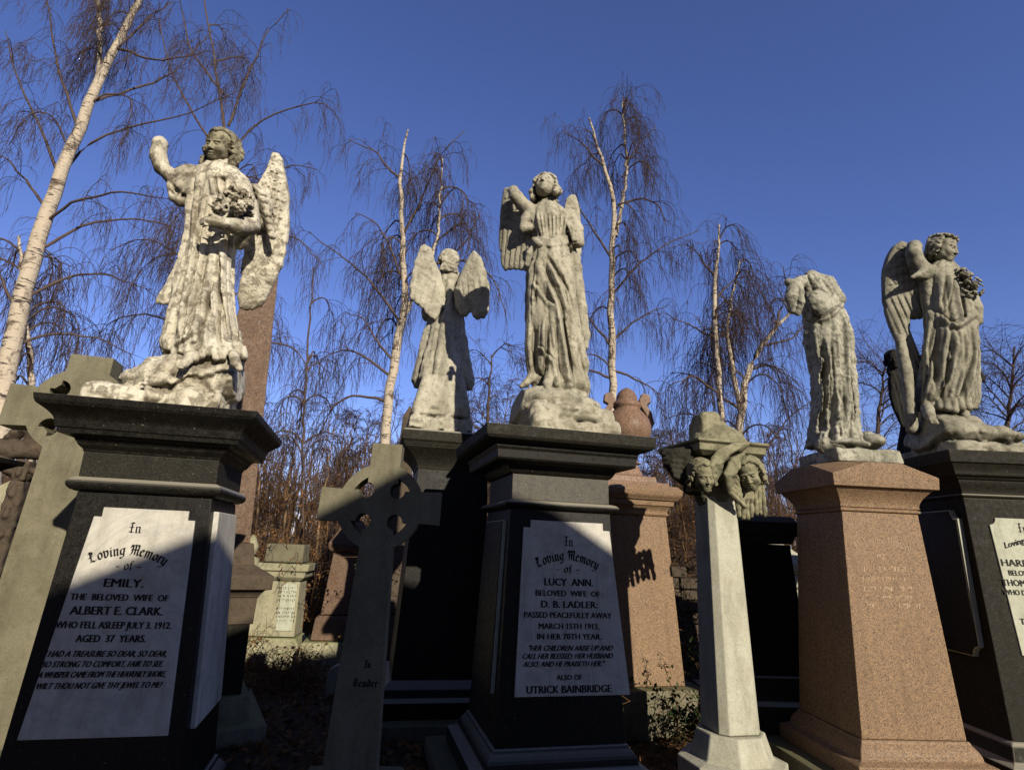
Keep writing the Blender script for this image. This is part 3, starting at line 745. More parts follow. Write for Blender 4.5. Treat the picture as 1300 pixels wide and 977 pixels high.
# --- the black pedestal in the middle
fB = Frame(.309, 4.527, 14, z0=2.27)
tB = [(1.72, .372), (.58, .418)]
B = thing('monument_pedestal', 'black granite pedestal with marble panel in memory of Lucy Ann, dusty pale frieze', 'grave monument', (.309, 4.527, 0), 'angel pedestals')
stack(B, fB, [
 ('cornice', 'black_granite', [(1.975, .37), (1.985, .384), (2.01, .40), (2.02, .405)]+cyma(2.03, .405, 2.05, .43, 4, 'cove')+[(2.052, .51), (2.066, .518), (2.12, .522), (2.135, .532), (2.155, .535)], .004),
 ('cap_slab', 'dull_granite', cyma(2.157, .55, 2.19, .618, 5, 'ovolo')+[(2.195, .625), (2.27, .628)], .005),
 ('frieze', 'dusty_granite', [(1.80, .366), (1.973, .366)], .003),
 ('torus_moulding', 'black_granite', torus_prof(1.735, 1.798, .372, .05), 0),
 ('die', 'black_granite', [(.33, .428), (1.733, .372)], .005),
 ('base', 'dull_granite', [(.10, .56), (.20, .56), (.22, .50)]+cyma(.23, .49, .31, .45, 5, 'cove')+[(.328, .44)], .006),
 ('step', 'cross_stone', [(-.1, .70), (.098, .70)], .01)])
FB = Face(fB, tB); q = FB.px
uL, uR = q(664, 676)[0], q(773, 676)[0]; zT = q(720, 662)[1]
pB = FB.plate('inscription_panel', [(q(650, 960)[0], .60), (q(801, 960)[0], .60), (uR, zT-.05), (uR-.05, zT-.05), (uR-.05, zT), (uL+.05, zT), (uL+.05, zT-.05), (uL, zT-.05)], .012, 'marble', B, .003)
inB = [('bl', 'In', 715, 727, 689, 7.5), ('bl', 'Loving Memory', 679, 760, 713, 8, {'arc': 1.6, 'nib': .30}), ('bl', '- of -', 705, 735, 723, 6.5),
 ('t', 'LUCY  ANN.', 691, 752, 739, 9.5), ('t', 'BELOVED  WIFE  OF', 680, 761, 753, 7.5), ('t', 'D. B. LADLER:', 687, 758, 767, 9), ('t', 'PASSED PEACEFULLY AWAY', 666, 776, 780.5, 7.5), ('t', 'MARCH 15TH 1913,', 684, 760, 794.5, 7.5), ('t', 'IN HER 70TH YEAR.', 682, 763, 807.5, 7.5),
 ('t', '"HER CHILDREN ARISE UP AND', 672, 778, 822, 7, {'shear': .45}), ('t', 'CALL HER BLESSED; HER HUSBAND', 664, 778, 832, 7, {'shear': .45}), ('t', 'ALSO, AND HE PRAISETH HER."', 664, 768, 842, 7, {'shear': .45}),
 ('t', 'ALSO OF', 706, 738, 859, 7), ('t', 'UTRICK BAINBRIDGE', 669, 776, 874, 10), ('t', 'LADLER', 702, 742, 889, 9)]
FB.write(inB, .0135, 'lead', pB)
for sd_ in ('L', 'R'):
    Face(fB, tB, 0, sd_).plate('side_panel', [(-.30, .60), (.30, .60), (.265, 1.655), (-.265, 1.655)], .03, 'black_granite', B, .004)  # black granite puts the side's shade into the panel colour
    Face(fB, tB, 0, sd_).plate('painted_lit_edge', [(-.305, .595), (.305, .595), (.27, 1.66), (-.27, 1.66)], .024, 'marble_old', B, .003)  # pale rim paints the bright line of the sunlit edge

# --- the dark pedestal behind it
fC = Frame(-.60, 6.0, 12, z0=2.5)
C_ = thing('monument_pedestal', 'dull dark stone pedestal in shadow behind the wheel-head cross', 'grave monument', (-.60, 6.0, 0), 'angel pedestals')
stack(C_, fC, [
 ('cap_slab', 'dull_granite', [(2.36, .50), (2.40, .515), (2.41, .53), (2.50, .53), (2.52, .50)], .006),
 ('cornice', 'dull_granite', cyma(2.16, .35, 2.35, .49, 7, 'cove')+[(2.358, .495)], .004),
 ('die', 'black_granite', [(.36, .41), (2.158, .345)], .006),
 ('base', 'black_granite', [(.10, .56), (.22, .56), (.24, .50), (.30, .49), (.358, .43)], .008),
 ('step', 'cross_stone', [(-.1, .72), (.098, .72)], .01)])

# --- the peach granite pedestal under the headless figure
fD = Frame(2.95, 4.93, 4, z0=2.1, lean=-.045)
tD = [(1.83, .318), (.58, .372)]
D_ = thing('monument_pedestal', 'speckled peach granite pedestal with low gabled cap and worn inscription', 'grave monument', (2.96, 4.93, 0), 'angel pedestals')
stack(D_, fD, [
 ('die', 'red_granite', [(.33, .383), (1.848, .317)], .006),
 ('necking', 'red_granite', torus_prof(1.85, 1.878, .318, .014, 6)+[(1.886, .322), (1.887, .330), (1.893, .330)]+cyma(1.895, .326, 2.032, .405, 8, 'cove'), 0),
 ('base', 'red_granite', [(.10, .50), (.20, .50), (.22, .45)]+cyma(.23, .44, .31, .40, 5, 'cove')+[(.328, .395)], .006),
 ('step', 'cross_stone', [(-.1, .66), (.098, .66)], .01)])
mb = MB(); hw = .44; zc0, zc1, zp = 2.034, 2.125, 2.245
# cross gabled cap: four low gables around a flat seat
V = []
for a, b in ((-1, -1), (1, -1), (1, 1), (-1, 1)): V.append(fD((a*hw*.985, b*hw*.985, zc0)))
for a, b in ((-1, -1), (1, -1), (1, 1), (-1, 1)): V.append(fD((a*hw, b*hw, zc1)))
g = .14
for (a, b) in ((0, -1), (1, 0), (0, 1), (-1, 0)):
    tx, ty = -b, a
    V.append(fD((a*hw-tx*g, b*hw-ty*g, zp-.02))); V.append(fD((a*hw+tx*g, b*hw+ty*g, zp-.02)))
for a, b in ((-1, -1), (1, -1), (1, 1), (-1, 1)): V.append(fD((a*.27, b*.27, zp)))
Fs = [(3, 2, 1, 0)]
for i in range(4):
    j = (i+1) % 4; p = 8+2*i; Fs.append((i, j, 4+j, p+1, p, 4+i)); Fs.append((p, p+1, 16+j, 16+i)); 
    pp = 8+2*((i+3) % 4); Fs.append((4+i, p, 16+i)); Fs.append((4+i, 16+i, pp+1))
Fs.append((16, 17, 18, 19)); mb.add(V, Fs); mb.obj('gabled_cap', 'red_granite', D_, bevel=.005)
FD = Face(fD, tD)
FD.write([('bl', 'In Loving Memory', 1084, 1156, 692, 6, {'arc': 1.6, 'nib': .16})], .0012, 'faint', D_)
def worn(face, rows, mat, parent, off, seed, keep=.72):
    "lines of lettering too worn or too small to read: short broken strokes"
    r_ = random.Random(seed); mb = MB()
    for xl, xr, y, h in rows:
        x = xl
        while x < xr:
            w = h*r_.uniform(.35, .6)
            if r_.random() < keep:
                for k in range(r_.choice((1, 2, 2))):
                    xa = x+w*r_.random()*.7; ya = y-h/2+h*.5*r_.random()*k; v_ = r_.random() < .6
                    dx, dy = (h*.16, h*r_.uniform(.5, 1)) if v_ else (w*.9, h*.16)
                    q_ = [face.px(*c_) for c_ in ((xa, ya+dy), (xa+dx, ya+dy), (xa+dx, ya), (xa, ya))]
                    mb.add([face.at(u, z, off+.0002*k) for u, z in q_], [(0, 1, 2, 3)])
            x += w*1.25+(h*.5 if r_.random() < .15 else 0)
    mb.obj('worn_lettering', mat, parent)
worn(FD, [(1112, 1128, 706, 5), (1096, 1150, 722, 6), (1094, 1152, 735, 5), (1096, 1156, 747, 6), (1100, 1158, 758, 5), (1098, 1168, 769, 6)], 'faint', D_, .0012, 3, .6)

# --- the dark pedestal at the right edge
fE = Frame(4.10, 5.06, -1, z0=2.35)
tE = [(1.98, .40), (.58, .45)]
E_ = thing('monument_pedestal', 'dull black pedestal at the right edge with lichened panel in memory of Harriet', 'grave monument', (4.10, 5.06, 0), 'angel pedestals')
stack(E_, fE, [
 ('cornice', 'dull_granite', [(2.0, .40)]+torus_prof(2.005, 2.03, .402, .012, 5)+cyma(2.035, .40, 2.14, .44, 6, 'cyma')+[(2.145, .455), (2.165, .47), (2.17, .49)]+cyma(2.18, .495, 2.26, .535, 5, 'cove')+[(2.265, .55), (2.36, .555)], .005),
 ('die', 'dull_granite', [(.33, .462), (1.998, .398)], .006),
 ('base', 'dull_granite', [(.10, .60), (.20, .60), (.22, .54), (.31, .50), (.328, .475)], .008),
 ('step', 'cross_stone', [(-.1, .75), (.098, .75)], .01)])
FE = Face(fE, tE); q = FE.px
u0_, z1_ = q(1253, 658)[0], q(1262, 657)[1]
pE = FE.plate('inscription_panel', notched(u0_, -u0_, .82, z1_, .055, 'concave4'), .012, 'marble_old', E_, .004)
FE.write([('bl', 'In', 1290, 1303, 672, 7), ('t', 'Loving', 1273, 1299, 689, 8, {'slope': .28}), ('t', 'Memory', 1302, 1332, 689, 8, {'slope': -.2}), ('t', 'HARRIET', 1270, 1322, 715, 9), ('t', 'BELOVED WIFE', 1279, 1334, 728, 7), ('t', 'THOMAS', 1271, 1312, 740, 8.5), ('t', 'WHO DIED', 1273, 1312, 752, 7), ('t', 'THE', 1293, 1314, 789, 8)], .0135, 'lead', pE)
for sd_ in ('L', 'R'):
    Face(fE, tE, 0, sd_).plate('side_panel', notched(-.36, .34, .84, 1.90, .07, 'concave4'), .05, 'black_granite', E_, .004); Face(fE, tE, 0, sd_).plate('painted_lit_edge', notched(-.368, .348, .832, 1.908, .07, 'concave4'), .040, 'marble_old', E_, .003)  # black face paints the side's shade, pale rim its sunlit edge

# --- urn and its pedestal
fG = Frame(1.21, 6.4, 14, z0=2.1)
G_ = thing('monument_pedestal', 'brown granite pedestal with stepped cap that carries the handled urn', 'grave monument', (1.21, 6.4, 0), 'angel pedestals')
stack(G_, fG, [
 ('die', 'red_granite', [(.3, .46), (1.83, .385)], .006),
 ('cornice', 'red_granite', [(1.832, .395), (1.85, .41), (1.865, .395)]+cyma(1.87, .395, 1.93, .43, 5, 'cove')+[(1.935, .445), (1.985, .45), (1.99, .475)]+cyma(2.0, .48, 2.05, .515, 4, 'ovolo')+[(2.085, .52), (2.13, .48)], .004),
 ('stepped_cap', 'pink_granite', [(2.115, .42), (2.17, .42), (2.175, .33), (2.24, .32), (2.26, .22), (2.35, .19), (2.40, .16)], .006),
 ('step', 'cross_stone', [(-.1, .62), (.298, .62)], .01)])
Y0 = 6.4; uc = at(797, 560, Y0); m_ = mpp(797, 530, Y0)
U_ = thing('urn', 'round polished pink granite urn with two scroll handles', 'urn', (uc[0], Y0, 2.40))
prof = [(-.02, 16), (0, 15), (3, 10), (12, 10), (16, 17), (22, 25), (29, 29), (36, 29.5), (43, 27), (49, 21), (52, 16.5), (54, 16), (55.5, 18), (58, 18.5), (60, 16), (62, 13.5), (66, 13), (70, 10.5), (73, 6.5), (75.5, 0.5)]
zt_ = at(797, 492, Y0)[2]; zs = (zt_-2.40)/75.5
def lathe(mb, cx, cy, z0, prof, n=40):
    mb.rings([[(cx+r_*math.cos(2*PI*i/n), cy+r_*math.sin(2*PI*i/n), z0+z) for i in range(n)] for z, r_ in prof])
mb = MB(); lathe(mb, uc[0], Y0, 2.40, [(a*zs, b*m_) for a, b in prof]); o = mb.obj('bowl', 'pink_granite', U_, smooth=True)
for sx in (-1, 1):
    c = np.array([uc[0], Y0, 2.40]); pl = []
    for px_, pz in ((25, 32), (30, 40), (28, 49), (22, 56), (19, 62), (22, 67), (27, 66), (28, 61), (24.5, 59.5), (23.5, 62.5)):
        pl.append(c+np.array([sx*px_*m_*.97, 0, pz*zs]))
    S = Sc(Y0, np.min(pl, 0)-.05, np.max(pl, 0)+.05, .0055)
    for i, (a, b) in enumerate(zip(pl, pl[1:])):
        for dy in (-.035, 0, .035): S.cone(a+[0, dy, 0], b+[0, dy, 0], (4.0-.22*i)*m_, (4.0-.22*i)*m_, .004)
    S.mesh('handle', 'pink_granite', U_)

# --- wheel-head crosses
def celtic(name, label, Y, cpx, a, L, Lt, Ro, Ri, rn, sh_top, sh_bot, th, rot, lean=0, arm=None):
    c = at(*cpx, Y); k = mpp(*cpx, Y); a, L, Lt, Ro, Ri, rn, sh_top, sh_bot = [v*k for v in (a, L, Lt, Ro, Ri, rn, sh_top, sh_bot)]
    fr = Frame(c[0], Y, rot, lean=lean, z0=c[2])
    t = thing(name, label, 'gravestone', (c[0]+lean*c[2]*math.cos(R(rot)), Y, 0), 'wheel-head crosses')
    loops = []
    def spl(P): loops.append([Vector((a_, b_, 0)) for a_, b_ in P])
    def arc(cx, cy, r_, a0, a1, n=12): return [(cx+r_*math.cos(R(a0+(a1-a0)*i/n)), cy+r_*math.sin(R(a0+(a1-a0)*i/n))) for i in range(n+1)]
    def da(r_, h): return math.degrees(math.asin(h/r_))
    fl = 1.06
    b = -(c[2]-.24)
    out_ = [(L, -a*fl), (L, a*fl)]+arc(0, 0, Ro, da(Ro, a), 90-da(Ro, a))+[(a*.98, Lt), (-a*.98, Lt)]+arc(0, 0, Ro, 90+da(Ro, a), 180-da(Ro, a))+[(-L, a*fl), (-L, -a*fl)]+arc(0, 0, Ro, 180+da(Ro, a), 270-da(Ro, sh_top))+[(-sh_bot, b), (sh_bot, b)]+arc(0, 0, Ro, 270+da(Ro, sh_top), 360-da(Ro, a))
    spl(out_)
    for sx, sy in ((1, 1), (-1, 1), (-1, -1), (1, -1)):
        ay = a if sy > 0 else sh_top
        P = arc(a, a, rn, 0, -270, 12)[:]+arc(0, 0, Ri, 90-da(Ri, a), da(Ri, a), 8)
        P = [(sx*(x+(ay-a if sy < 0 else 0)*.8), sy*y) for x, y in P]
        spl(P)
    from mathutils.geometry import tessellate_polygon
    tri = tessellate_polygon(loops); P2 = [q for l in loops for q in l]; n = len(P2); V = []; Fs = []
    for y_ in (-th/2, th/2): V += [fr((q.x, y_, c[2]+q.y)) for q in P2]
    for tr in tri:
        a_, b_, c_ = [P2[i] for i in tr]; cw = (b_-a_).cross(c_-a_).z
        tr = tr if cw > 0 else tr[::-1]
        Fs.append(tuple(tr)); Fs.append(tuple(i+n for i in tr[::-1]))
    k0 = 0
    for li, l in enumerate(loops):
        m_ = len(l); ar = sum(l[i].x*l[(i+1) % m_].y-l[(i+1) % m_].x*l[i].y for i in range(m_))
        for i in range(m_):
            a_, b_ = k0+i, k0+(i+1) % m_
            flip = (ar > 0) == (li == 0)
            Fs.append((b_, a_, a_+n, b_+n) if flip else (a_, b_, b_+n, a_+n))
        k0 += m_
    obj('cross', V, Fs, 'cross_stone', t, bevel=.006)
    fb = Frame(*fr((0, 0, .2))[:2], rot, z0=.2)
    loft(fb, [(-.1, .36), (.12, .34), (.26, .26)]).obj('plinth', 'cross_stone', t, bevel=.01)
    return t, fr, c, k
tF, frF, cF, kF = celtic('wheel_head_cross', 'plain grey wheel-head stone cross lettered In Tender, half in shadow', 3.62, (485, 643), 18.8, 74, 77, 52, 39, 9.5, 19.3, 29.5, .17, 5, lean=-.008)
ff = Face(frF, [(0, .085), (3, .085)])
ff.write([('bl', 'In', 462, 471, 844, 6, {'nib': .32}), ('bl', 'Tender', 448, 480, 868, 6.4, {'nib': .32})], .002, 'lead', tF)
celtic('wheel_head_cross', 'olive wheel-head stone cross rising behind the left black pedestal', 3.95, (106, 524), 24, 76, 70, 53, 38, 11, 24, 27, .22, 16)

# --- octagonal column with cherub capital
cc = at(909, 650, 4.75)
fH = Frame(cc[0], 4.75, 14, z0=2.0, lean=-.01)
H_ = thing('broken_column', 'pale eight-sided column with winged cherub capital and a broken stub on top', 'grave monument', (cc[0], 4.75, 0))
ztop = at(905, 622, 4.75)[2]
def octo(mb, prof, n=8, off=22.5):
    mb.rings([[fH((r_*math.cos(R(off+360/n*i)), r_*math.sin(R(off+360/n*i)), z)) for i in range(n)] for z, r_ in prof])
mb = MB()
def chs(h, c, z): return [fH((x, y, z)) for x, y in ((-h+c, -h), (h-c, -h), (h, -h+c), (h, h-c), (h-c, h), (-h+c, h), (-h, h-c), (-h, -h+c))]
mb.rings([chs(.166, .052, .3), chs(.128, .040, ztop+.02)]); mb.obj('shaft', 'column_stone', H_, bevel=.006)
mb = MB(); octo(mb, [(-.1, .38), (.12, .38), (.14, .29), (.298, .24)]); mb.obj('base', 'column_stone', H_, bevel=.01)
def fP(px, py, Y=4.75): return at(px, py, Y)
za0, za1 = at(890, 576, 4.5)[2], at(890, 562, 4.5)[2]
ca = at(903, 572, 4.75); fK = Frame(ca[0], 4.75, 14, z0=2.3)
hwA = .30
loft(fK, [(za0-.015, hwA-.05), (za0, hwA-.03), (za0+.02, hwA), (za1-.015, hwA), (za1, hwA+.02), (za1+.02, hwA+.02)]).obj('abacus', 'cherub_stone', H_, bevel=.005)
S = Sc(4.75, *region(4.75, (862, 500, 940, 575), -.25, .25), .008)
fN = Frame(fP(900, 560)[0], 4.75, 10); zs_ = za1+.01; zt3 = at(898, 530, 4.7)[2]; S.box(fN, (-.12, -.12, zs_), (.125, .12, zs_+.20), .02, .03); S.box(fN, (-.115, -.11, zs_), (.07, .11, zs_+.29), .03, .05); S.rough(.012, .12, 4)
S.mesh('broken_stub', 'cherub_stone', H_)
# bell of the capital, wings
S = Sc(4.75, *region(4.5, (826, 548, 985, 680), -.35, .62), .0075)
S.cone(fP(905, 628), fP(912, 580), .15, .27, .02)
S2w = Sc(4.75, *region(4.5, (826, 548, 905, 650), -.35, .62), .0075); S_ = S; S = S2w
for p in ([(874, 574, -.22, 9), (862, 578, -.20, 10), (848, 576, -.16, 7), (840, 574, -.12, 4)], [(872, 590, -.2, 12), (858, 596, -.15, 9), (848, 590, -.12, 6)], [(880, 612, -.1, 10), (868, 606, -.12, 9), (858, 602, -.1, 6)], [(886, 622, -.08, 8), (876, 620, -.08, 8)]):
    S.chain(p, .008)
for i in range(6):  # feathers of the left wing, shade painted into its dark stone
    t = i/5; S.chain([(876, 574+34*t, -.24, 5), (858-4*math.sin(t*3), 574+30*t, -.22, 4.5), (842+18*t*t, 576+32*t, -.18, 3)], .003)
S.rough(.006, .05, 8); S.mesh('wing', 'cherub_shaded', H_); S = S_
# wing that sweeps up between the two heads, and its partner over the right head
for i in range(5):
    o_ = i*3.2
    S.chain([(906+o_*.5, 612-o_, -.34, 4), (902+o_, 590-o_*.3, -.37, 4), (912+o_, 574, -.37, 4), (930+o_*.4, 565+o_*.3, -.34, 3.5), (952-o_*.9, 562+o_*.75, -.28, 2.5)], .003)
    S.chain([(944-o_*.7, 642-o_*2.2, -.20, 3.5), (926+o_*.6, 625-o_*1.5, -.26, 4), (921+o_*.7, 602, -.30, 4), (930+o_*.5, 583+o_*.8, -.30, 3), (946-o_*.5, 574+o_*.9, -.24, 2)], .003)
for i in range(7):  # right wing hanging down
    S.chain([(936+5*i, 610, -.12+.03*i, 4), (937+5.2*i, 632, -.10+.03*i, 4), (938+5.4*i, 654+3*math.sin(i), -.08+.03*i, 3)], .003)
S.rough(.006, .05, 3)
S.mesh('capital', 'cherub_stone', H_)
for (px_, py_, dy, h_, yw, pi_, ro) in ((892, 604, -.31, 41, 8, -14, -4), (950, 600, -.18, 44, -26, -24, -12)):
    head(H_, 'cherub_stone', 4.75, px_, py_, dy, h_, yw, pi_, ro, 'curly', .6, 3, 52, part='cherub_head')

# ------------------------------------------------------------------ statues
def folds(n, amp, pw=.55, drift=0.0, ph=0.0, grow=(.3, 1.0), extra=0.0):
    "drapery: rounded ridges parted by sharp creases, deepening towards the hem"
    def f(th, t, q):
        a = amp*(grow[0]+(grow[1]-grow[0])*t)
        u = th*n/2+ph+drift*t+.7*np.sin(th*1.7+2*t+ph)
        r_ = np.abs(np.sin(u))**.62
        v = np.abs(np.sin(th*n*.31+1.3+ph*2-drift*t))**.8
        w = np.abs(np.sin(u*2.3+1+3*t))**.7
        return a*(r_*1.0+v*.7+w*.22*t-1.15)+extra*np.sin(th*n*.9+5*t+ph)*t**3
    return f
def fingers(S, px, py, dy, dirx, l=7, r_=2.0, n=4, dzy=0.0):
    for i in range(n):
        y = py-4+i*2.9; k = (1, 1.12, 1.05, .85)[i % 4]
        S.chain([(px, y, dy, r_), (px+dirx*l*.55*k, y+1.0, dy-.012, r_*.95), (px+dirx*l*k, y+3.2, dy+.006, r_*.8)], .003)

# 1. the angel on the left pedestal
Y0 = 3.27; base = at(228, 500, Y0); zc = 2.10
S1 = thing('angel_statue', 'peeling pale angel with raised broken arm, a bouquet and one tall wing', 'statue', (base[0], Y0, zc), 'angel statues')
S = Sc(Y0, *region(Y0, (186, 165, 345, 478), -.46, .36), .0062)
rows = [(208, 268, 298, .0, .95), (217, 254, 306, .0, .72), (226, 244, 313, .0, .68), (244, 241, 313, -.01, .66), (268, 241, 309, -.02, .68), (292, 241, 299, -.02, .74), (322, 237, 293, -.02, .78), (352, 231, 290, -.02, .82), (384, 225, 291, -.02, .85), (412, 220, 296, -.02, .86), (436, 215, 304, -.02, .86), (448, 214, 308, -.02, .86), (456, 218, 304, -.02, .84)]
f1 = folds(9, .046, .55, 1.2, .4, (.2, 1.0), .010)
S.robe(rows, f1, .02)
for p, r_ in (([(262, 232), (256, 262), (250, 300), (243, 345), (232, 395), (226, 436)], 3.2), ([(272, 300), (268, 340), (256, 385), (247, 432)], 3.6), ([(284, 296), (288, 340), (290, 385), (296, 430)], 3.4), ([(276, 330), (274, 370), (272, 402), (262, 440)], 3.0), ([(268, 355), (280, 398), (286, 438)], 3.0),
              ([(296, 300), (300, 350), (303, 392), (307, 432)], 3.2), ([(249, 240), (246, 280), (240, 330), (228, 372)], 3.0), ([(268, 222), (272, 250)], 2.4), ([(279, 222), (280, 246)], 2.4), ([(290, 222), (288, 246)], 2.2), ([(259, 402), (242, 428), (222, 440)], 2.6)):
    S.fold(p, r_, .012, .3)
for p in ([(277, 345), (265, 395), (254, 440)], [(281, 320), (279, 380), (280, 440)], [(262, 345), (240, 400), (233, 440)], [(293, 330), (297, 400), (302, 440)], [(256, 300), (247, 350), (236, 400)]):
    S.fold(p, 2.0, .008, .2, True)
# rippling hem
for i in range(12):
    a = i/11; px_ = 213+96*a; py_ = 447+4*math.sin(i*1.9)+(3 if 2 < i < 9 else 0)
    S.chain([(px_, py_-8, S.front(px_, 446)*.97, 4.0), (px_, py_+2, S.front(px_, 446)*1.0-.01, 5.0)], .012)
# raised stump of the arm
S.chain([(260, 226, .0, 14), (240, 224, -.02, 14), (227, 226, -.02, 12)], .02)
S.chain([(246, 240, .0, 15), (232, 240, -.02, 13), (222, 240, -.02, 8)], .02); S.chain([(242, 254, .0, 9), (230, 255, -.02, 7), (221, 253, -.02, 4)], .02); S.chain([(224, 222, -.02, 7), (217, 236, -.03, 5), (219, 250, -.03, 4)], .01); S.chain([(222, 232, -.06, 5), (224, 244, -.07, 4)], .006, True)
S.chain([(228, 234, -.02, 9.5), (206, 213, -.03, 9)], .008)
S.chain([(206, 213, -.03, 9.5), (201, 197, -.05, 9.5), (203, 182, -.06, 9)], .01)
for q_ in ([(262, 222), (246, 230), (232, 244)], [(266, 228), (254, 242), (240, 256)], [(258, 218), (240, 220), (226, 228)]): S.chain([(x_, y_, -.075, 2.2) for x_, y_ in q_], .018)
# arm across the waist
S.chain([(303, 234, .0, 14), (312, 262, -.06, 14), (316, 283, -.10, 14)], .02)
S.chain([(316, 286, -.12, 13.5), (300, 288, -.20, 10.5), (284, 284, -.27, 8)], .015)
S.chain([(313, 296, -.10, 9), (306, 308, -.08, 8), (303, 312, -.08, 5)], .014)
for i in range(4): S.chain([(322-3*i, 252+6*i, -.14, 2.2), (306-2*i, 270+6*i, -.20, 2.2)], .006)
S.chain([(286, 284, -.27, 8), (272, 281, -.30, 8.0), (266, 281, -.31, 7)], .008)
fingers(S, 266, 280, -.315, -1, 10, 2.3)
S.chain([(274, 275, -.32, 2.6), (266, 272, -.34, 2.2)], .004)
# neck
S.cone(at(284, 222, Y0), at(281, 200, Y0-.02), 13.5*.0044, 11*.0044, .02)
S.chain([(268, 219, -.06, 3), (276, 224, -.12, 3), (288, 224, -.12, 3), (299, 219, -.05, 3)], .01)
# foot under the hem
S.chain([(243, 446, -.18, 6.5), (238, 458, -.25, 6), (232, 464, -.30, 5)], .01)
for i in range(5): S.chain([(232-1.6*i+3, 463+.2*i, -.30, 2.0), (228-1.4*i+4, 467, -.335, 1.7)], .003)
S.chain([(296, 450, -.12, 6), (300, 462, -.2, 6), (304, 468, -.24, 4)], .01)
S.rough(.0035, .05, 2)
S.mesh('body', 'clark_stone', S1)
S = Sc(Y0, *region(Y0, (290, 180, 375, 400), -.16, .42), .0065)
S.wing([(343, 188), (353, 190), (360, 215), (367, 252), (367, 298), (360, 332), (347, 360), (330, 384), (313, 390), (299, 387), (297, 378), (302, 352), (308, 325), (312, 300), (314, 280), (314, 262), (322, 244), (333, 222), (339, 204)], .12, .18, -.05, 6.5, (-.28, -1), 2.4, .42, (336, 240), 8.0, .25)
S.chain([(312, 240, .10, 9), (326, 246, .08, 10), (336, 262, .05, 9), (334, 285, .05, 7)], .03)
for i in range(7): S.chain([(324+3*i, 238+9*i, .02, 4), (334+2*i, 247+9*i, .0, 4.5)], .006)
S.rough(.004, .05, 8)
S.mesh('wing', 'clark_stone', S1)
S = Sc(Y0, *region(Y0, (186, 290, 265, 400), .0, .40), .0085)
S.wing([(250, 300), (258, 330), (250, 350), (236, 368), (222, 382), (212, 388), (198, 386), (196, 382), (208, 364), (220, 340), (234, 312)], .22, .2, 0, 5, (-.5, -1), 1.5, .1, (240, 310), 6)
S.mesh('wing', 'clark_stone', S1)
fS = Frame(base[0]-.01, Y0-.02, 13.5)
S = Sc(Y0, *region(Y0, (120, 430, 345, 530), -.48, .42), .0095)
S.box(fS, (-.34, -.31, zc-.0), (.31, .27, zc+.115), .03, .02); S.box(fS, (-.16, -.24, zc), (.30, .26, zc+.26), .05, .06)
for p in ((228, 478, -.08, 44, 40, 20), (262, 472, .02, 46, 42, 24), (196, 486, -.10, 34, 34, 14), (286, 478, .04, 26, 40, 26), (176, 492, -.12, 22, 26, 10), (300, 490, 0, 14, 30, 24), (240, 462, -.10, 24, 30, 10)): S.pell(*p, k=.03)
for i in range(10): S.chain([(170+12*i, 492-2.5*i+3*math.sin(i*2), -.33+.015*i, 5), (184+12*i, 487-2.5*i, -.33+.02*i, 3)], .015)
S.rough(.030, .16, 5, 4, True)
S.clip(fS, .37, .34, zc, .12, .05)
S.mesh('rock_base', 'clark_stone', S1)
blossoms(S1, 'clark_stone', Y0, [(276, 268, -.30, 8), (288, 256, -.28, 14), (304, 244, -.22, 16), (318, 262, -.20, 13), (300, 262, -.27, 13)], 60, 3, .026)
head(S1, 'clark_head', Y0, 280, 188, -.06, 48, -8, -14, 6, 'wavy', 1.05, 3, 62)

# 2. the angel on the middle pedestal
Y0 = 4.53; base = at(712, 530, Y0); zc = 2.27
S2 = thing('angel_statue', 'grey robed angel looking up with a sashed waist and a clipped left wing', 'statue', (base[0], Y0, zc), 'angel statues')
S = Sc(Y0, *region(Y0, (630, 232, 765, 520), -.42, .36), .0072)
rows = [(256, 686, 704, .0, 1.0), (264, 678, 714, .0, .75), (272, 671, 725, .0, .62), (288, 673, 727, -.01, .6), (304, 681, 722, -.01, .70), (322, 676, 724, -.01, .74), (345, 670, 727, -.02, .76), (380, 668, 729, -.02, .78), (415, 668, 730, -.02, .78), (445, 667, 733, -.02, .78), (470, 670, 739, -.01, .78), (490, 676, 746, 0, .75), (505, 684, 742, .02, .7)]
f2 = folds(9, .034, .6, -1.5, 1.0, (.3, 1.0), .006)
S.robe(rows, f2, .02)
for i in range(8):   # pleats of the bodice
    x = 681+5.3*i; S.fold([(x, 270), (x+.5-(i-3.5)*.5, 286), (x-(i-3.5)*1.2, 300)], 1.9, .006, .3)
for i in range(4): S.chain([(677, 303+2.2*i, S.front(680, 306)-.01, 2.0), (700, 305+2.4*i, S.front(700, 306)-.02, 2.2), (722, 301+2.4*i, S.front(720, 306)-.01, 2.0)], .004)
S.chain([(680, 306, -.22, 5), (684, 310, -.24, 5)], .006); S.chain([(680, 310, -.2, 4), (672, 322, -.18, 5), (669, 336, -.16, 3)], .008)
for p, r_ in (([(684, 322), (700, 345), (716, 372), (724, 410), (730, 455), (738, 486)], 4.2), ([(700, 322), (716, 348), (726, 385), (730, 430)], 3.6), ([(680, 330), (694, 360), (708, 392), (716, 440), (722, 480)], 3.4), ([(676, 345), (674, 390), (671, 440), (674, 478)], 3.2), ([(690, 398), (688, 440), (684, 478)], 3.4), ([(700, 405), (702, 450), (706, 488)], 3.2), ([(674, 360), (690, 378), (702, 392)], 2.6), ([(676, 440), (690, 448), (702, 462)], 2.4)):
    S.fold(p, r_, .010, .35)
for p in ([(708, 380), (718, 430), (726, 486)], [(695, 410), (694, 450), (692, 482)], [(682, 400), (679, 440), (678, 478)], [(692, 322), (708, 350), (722, 392)]): S.fold(p, 2.2, .008, .2, True)
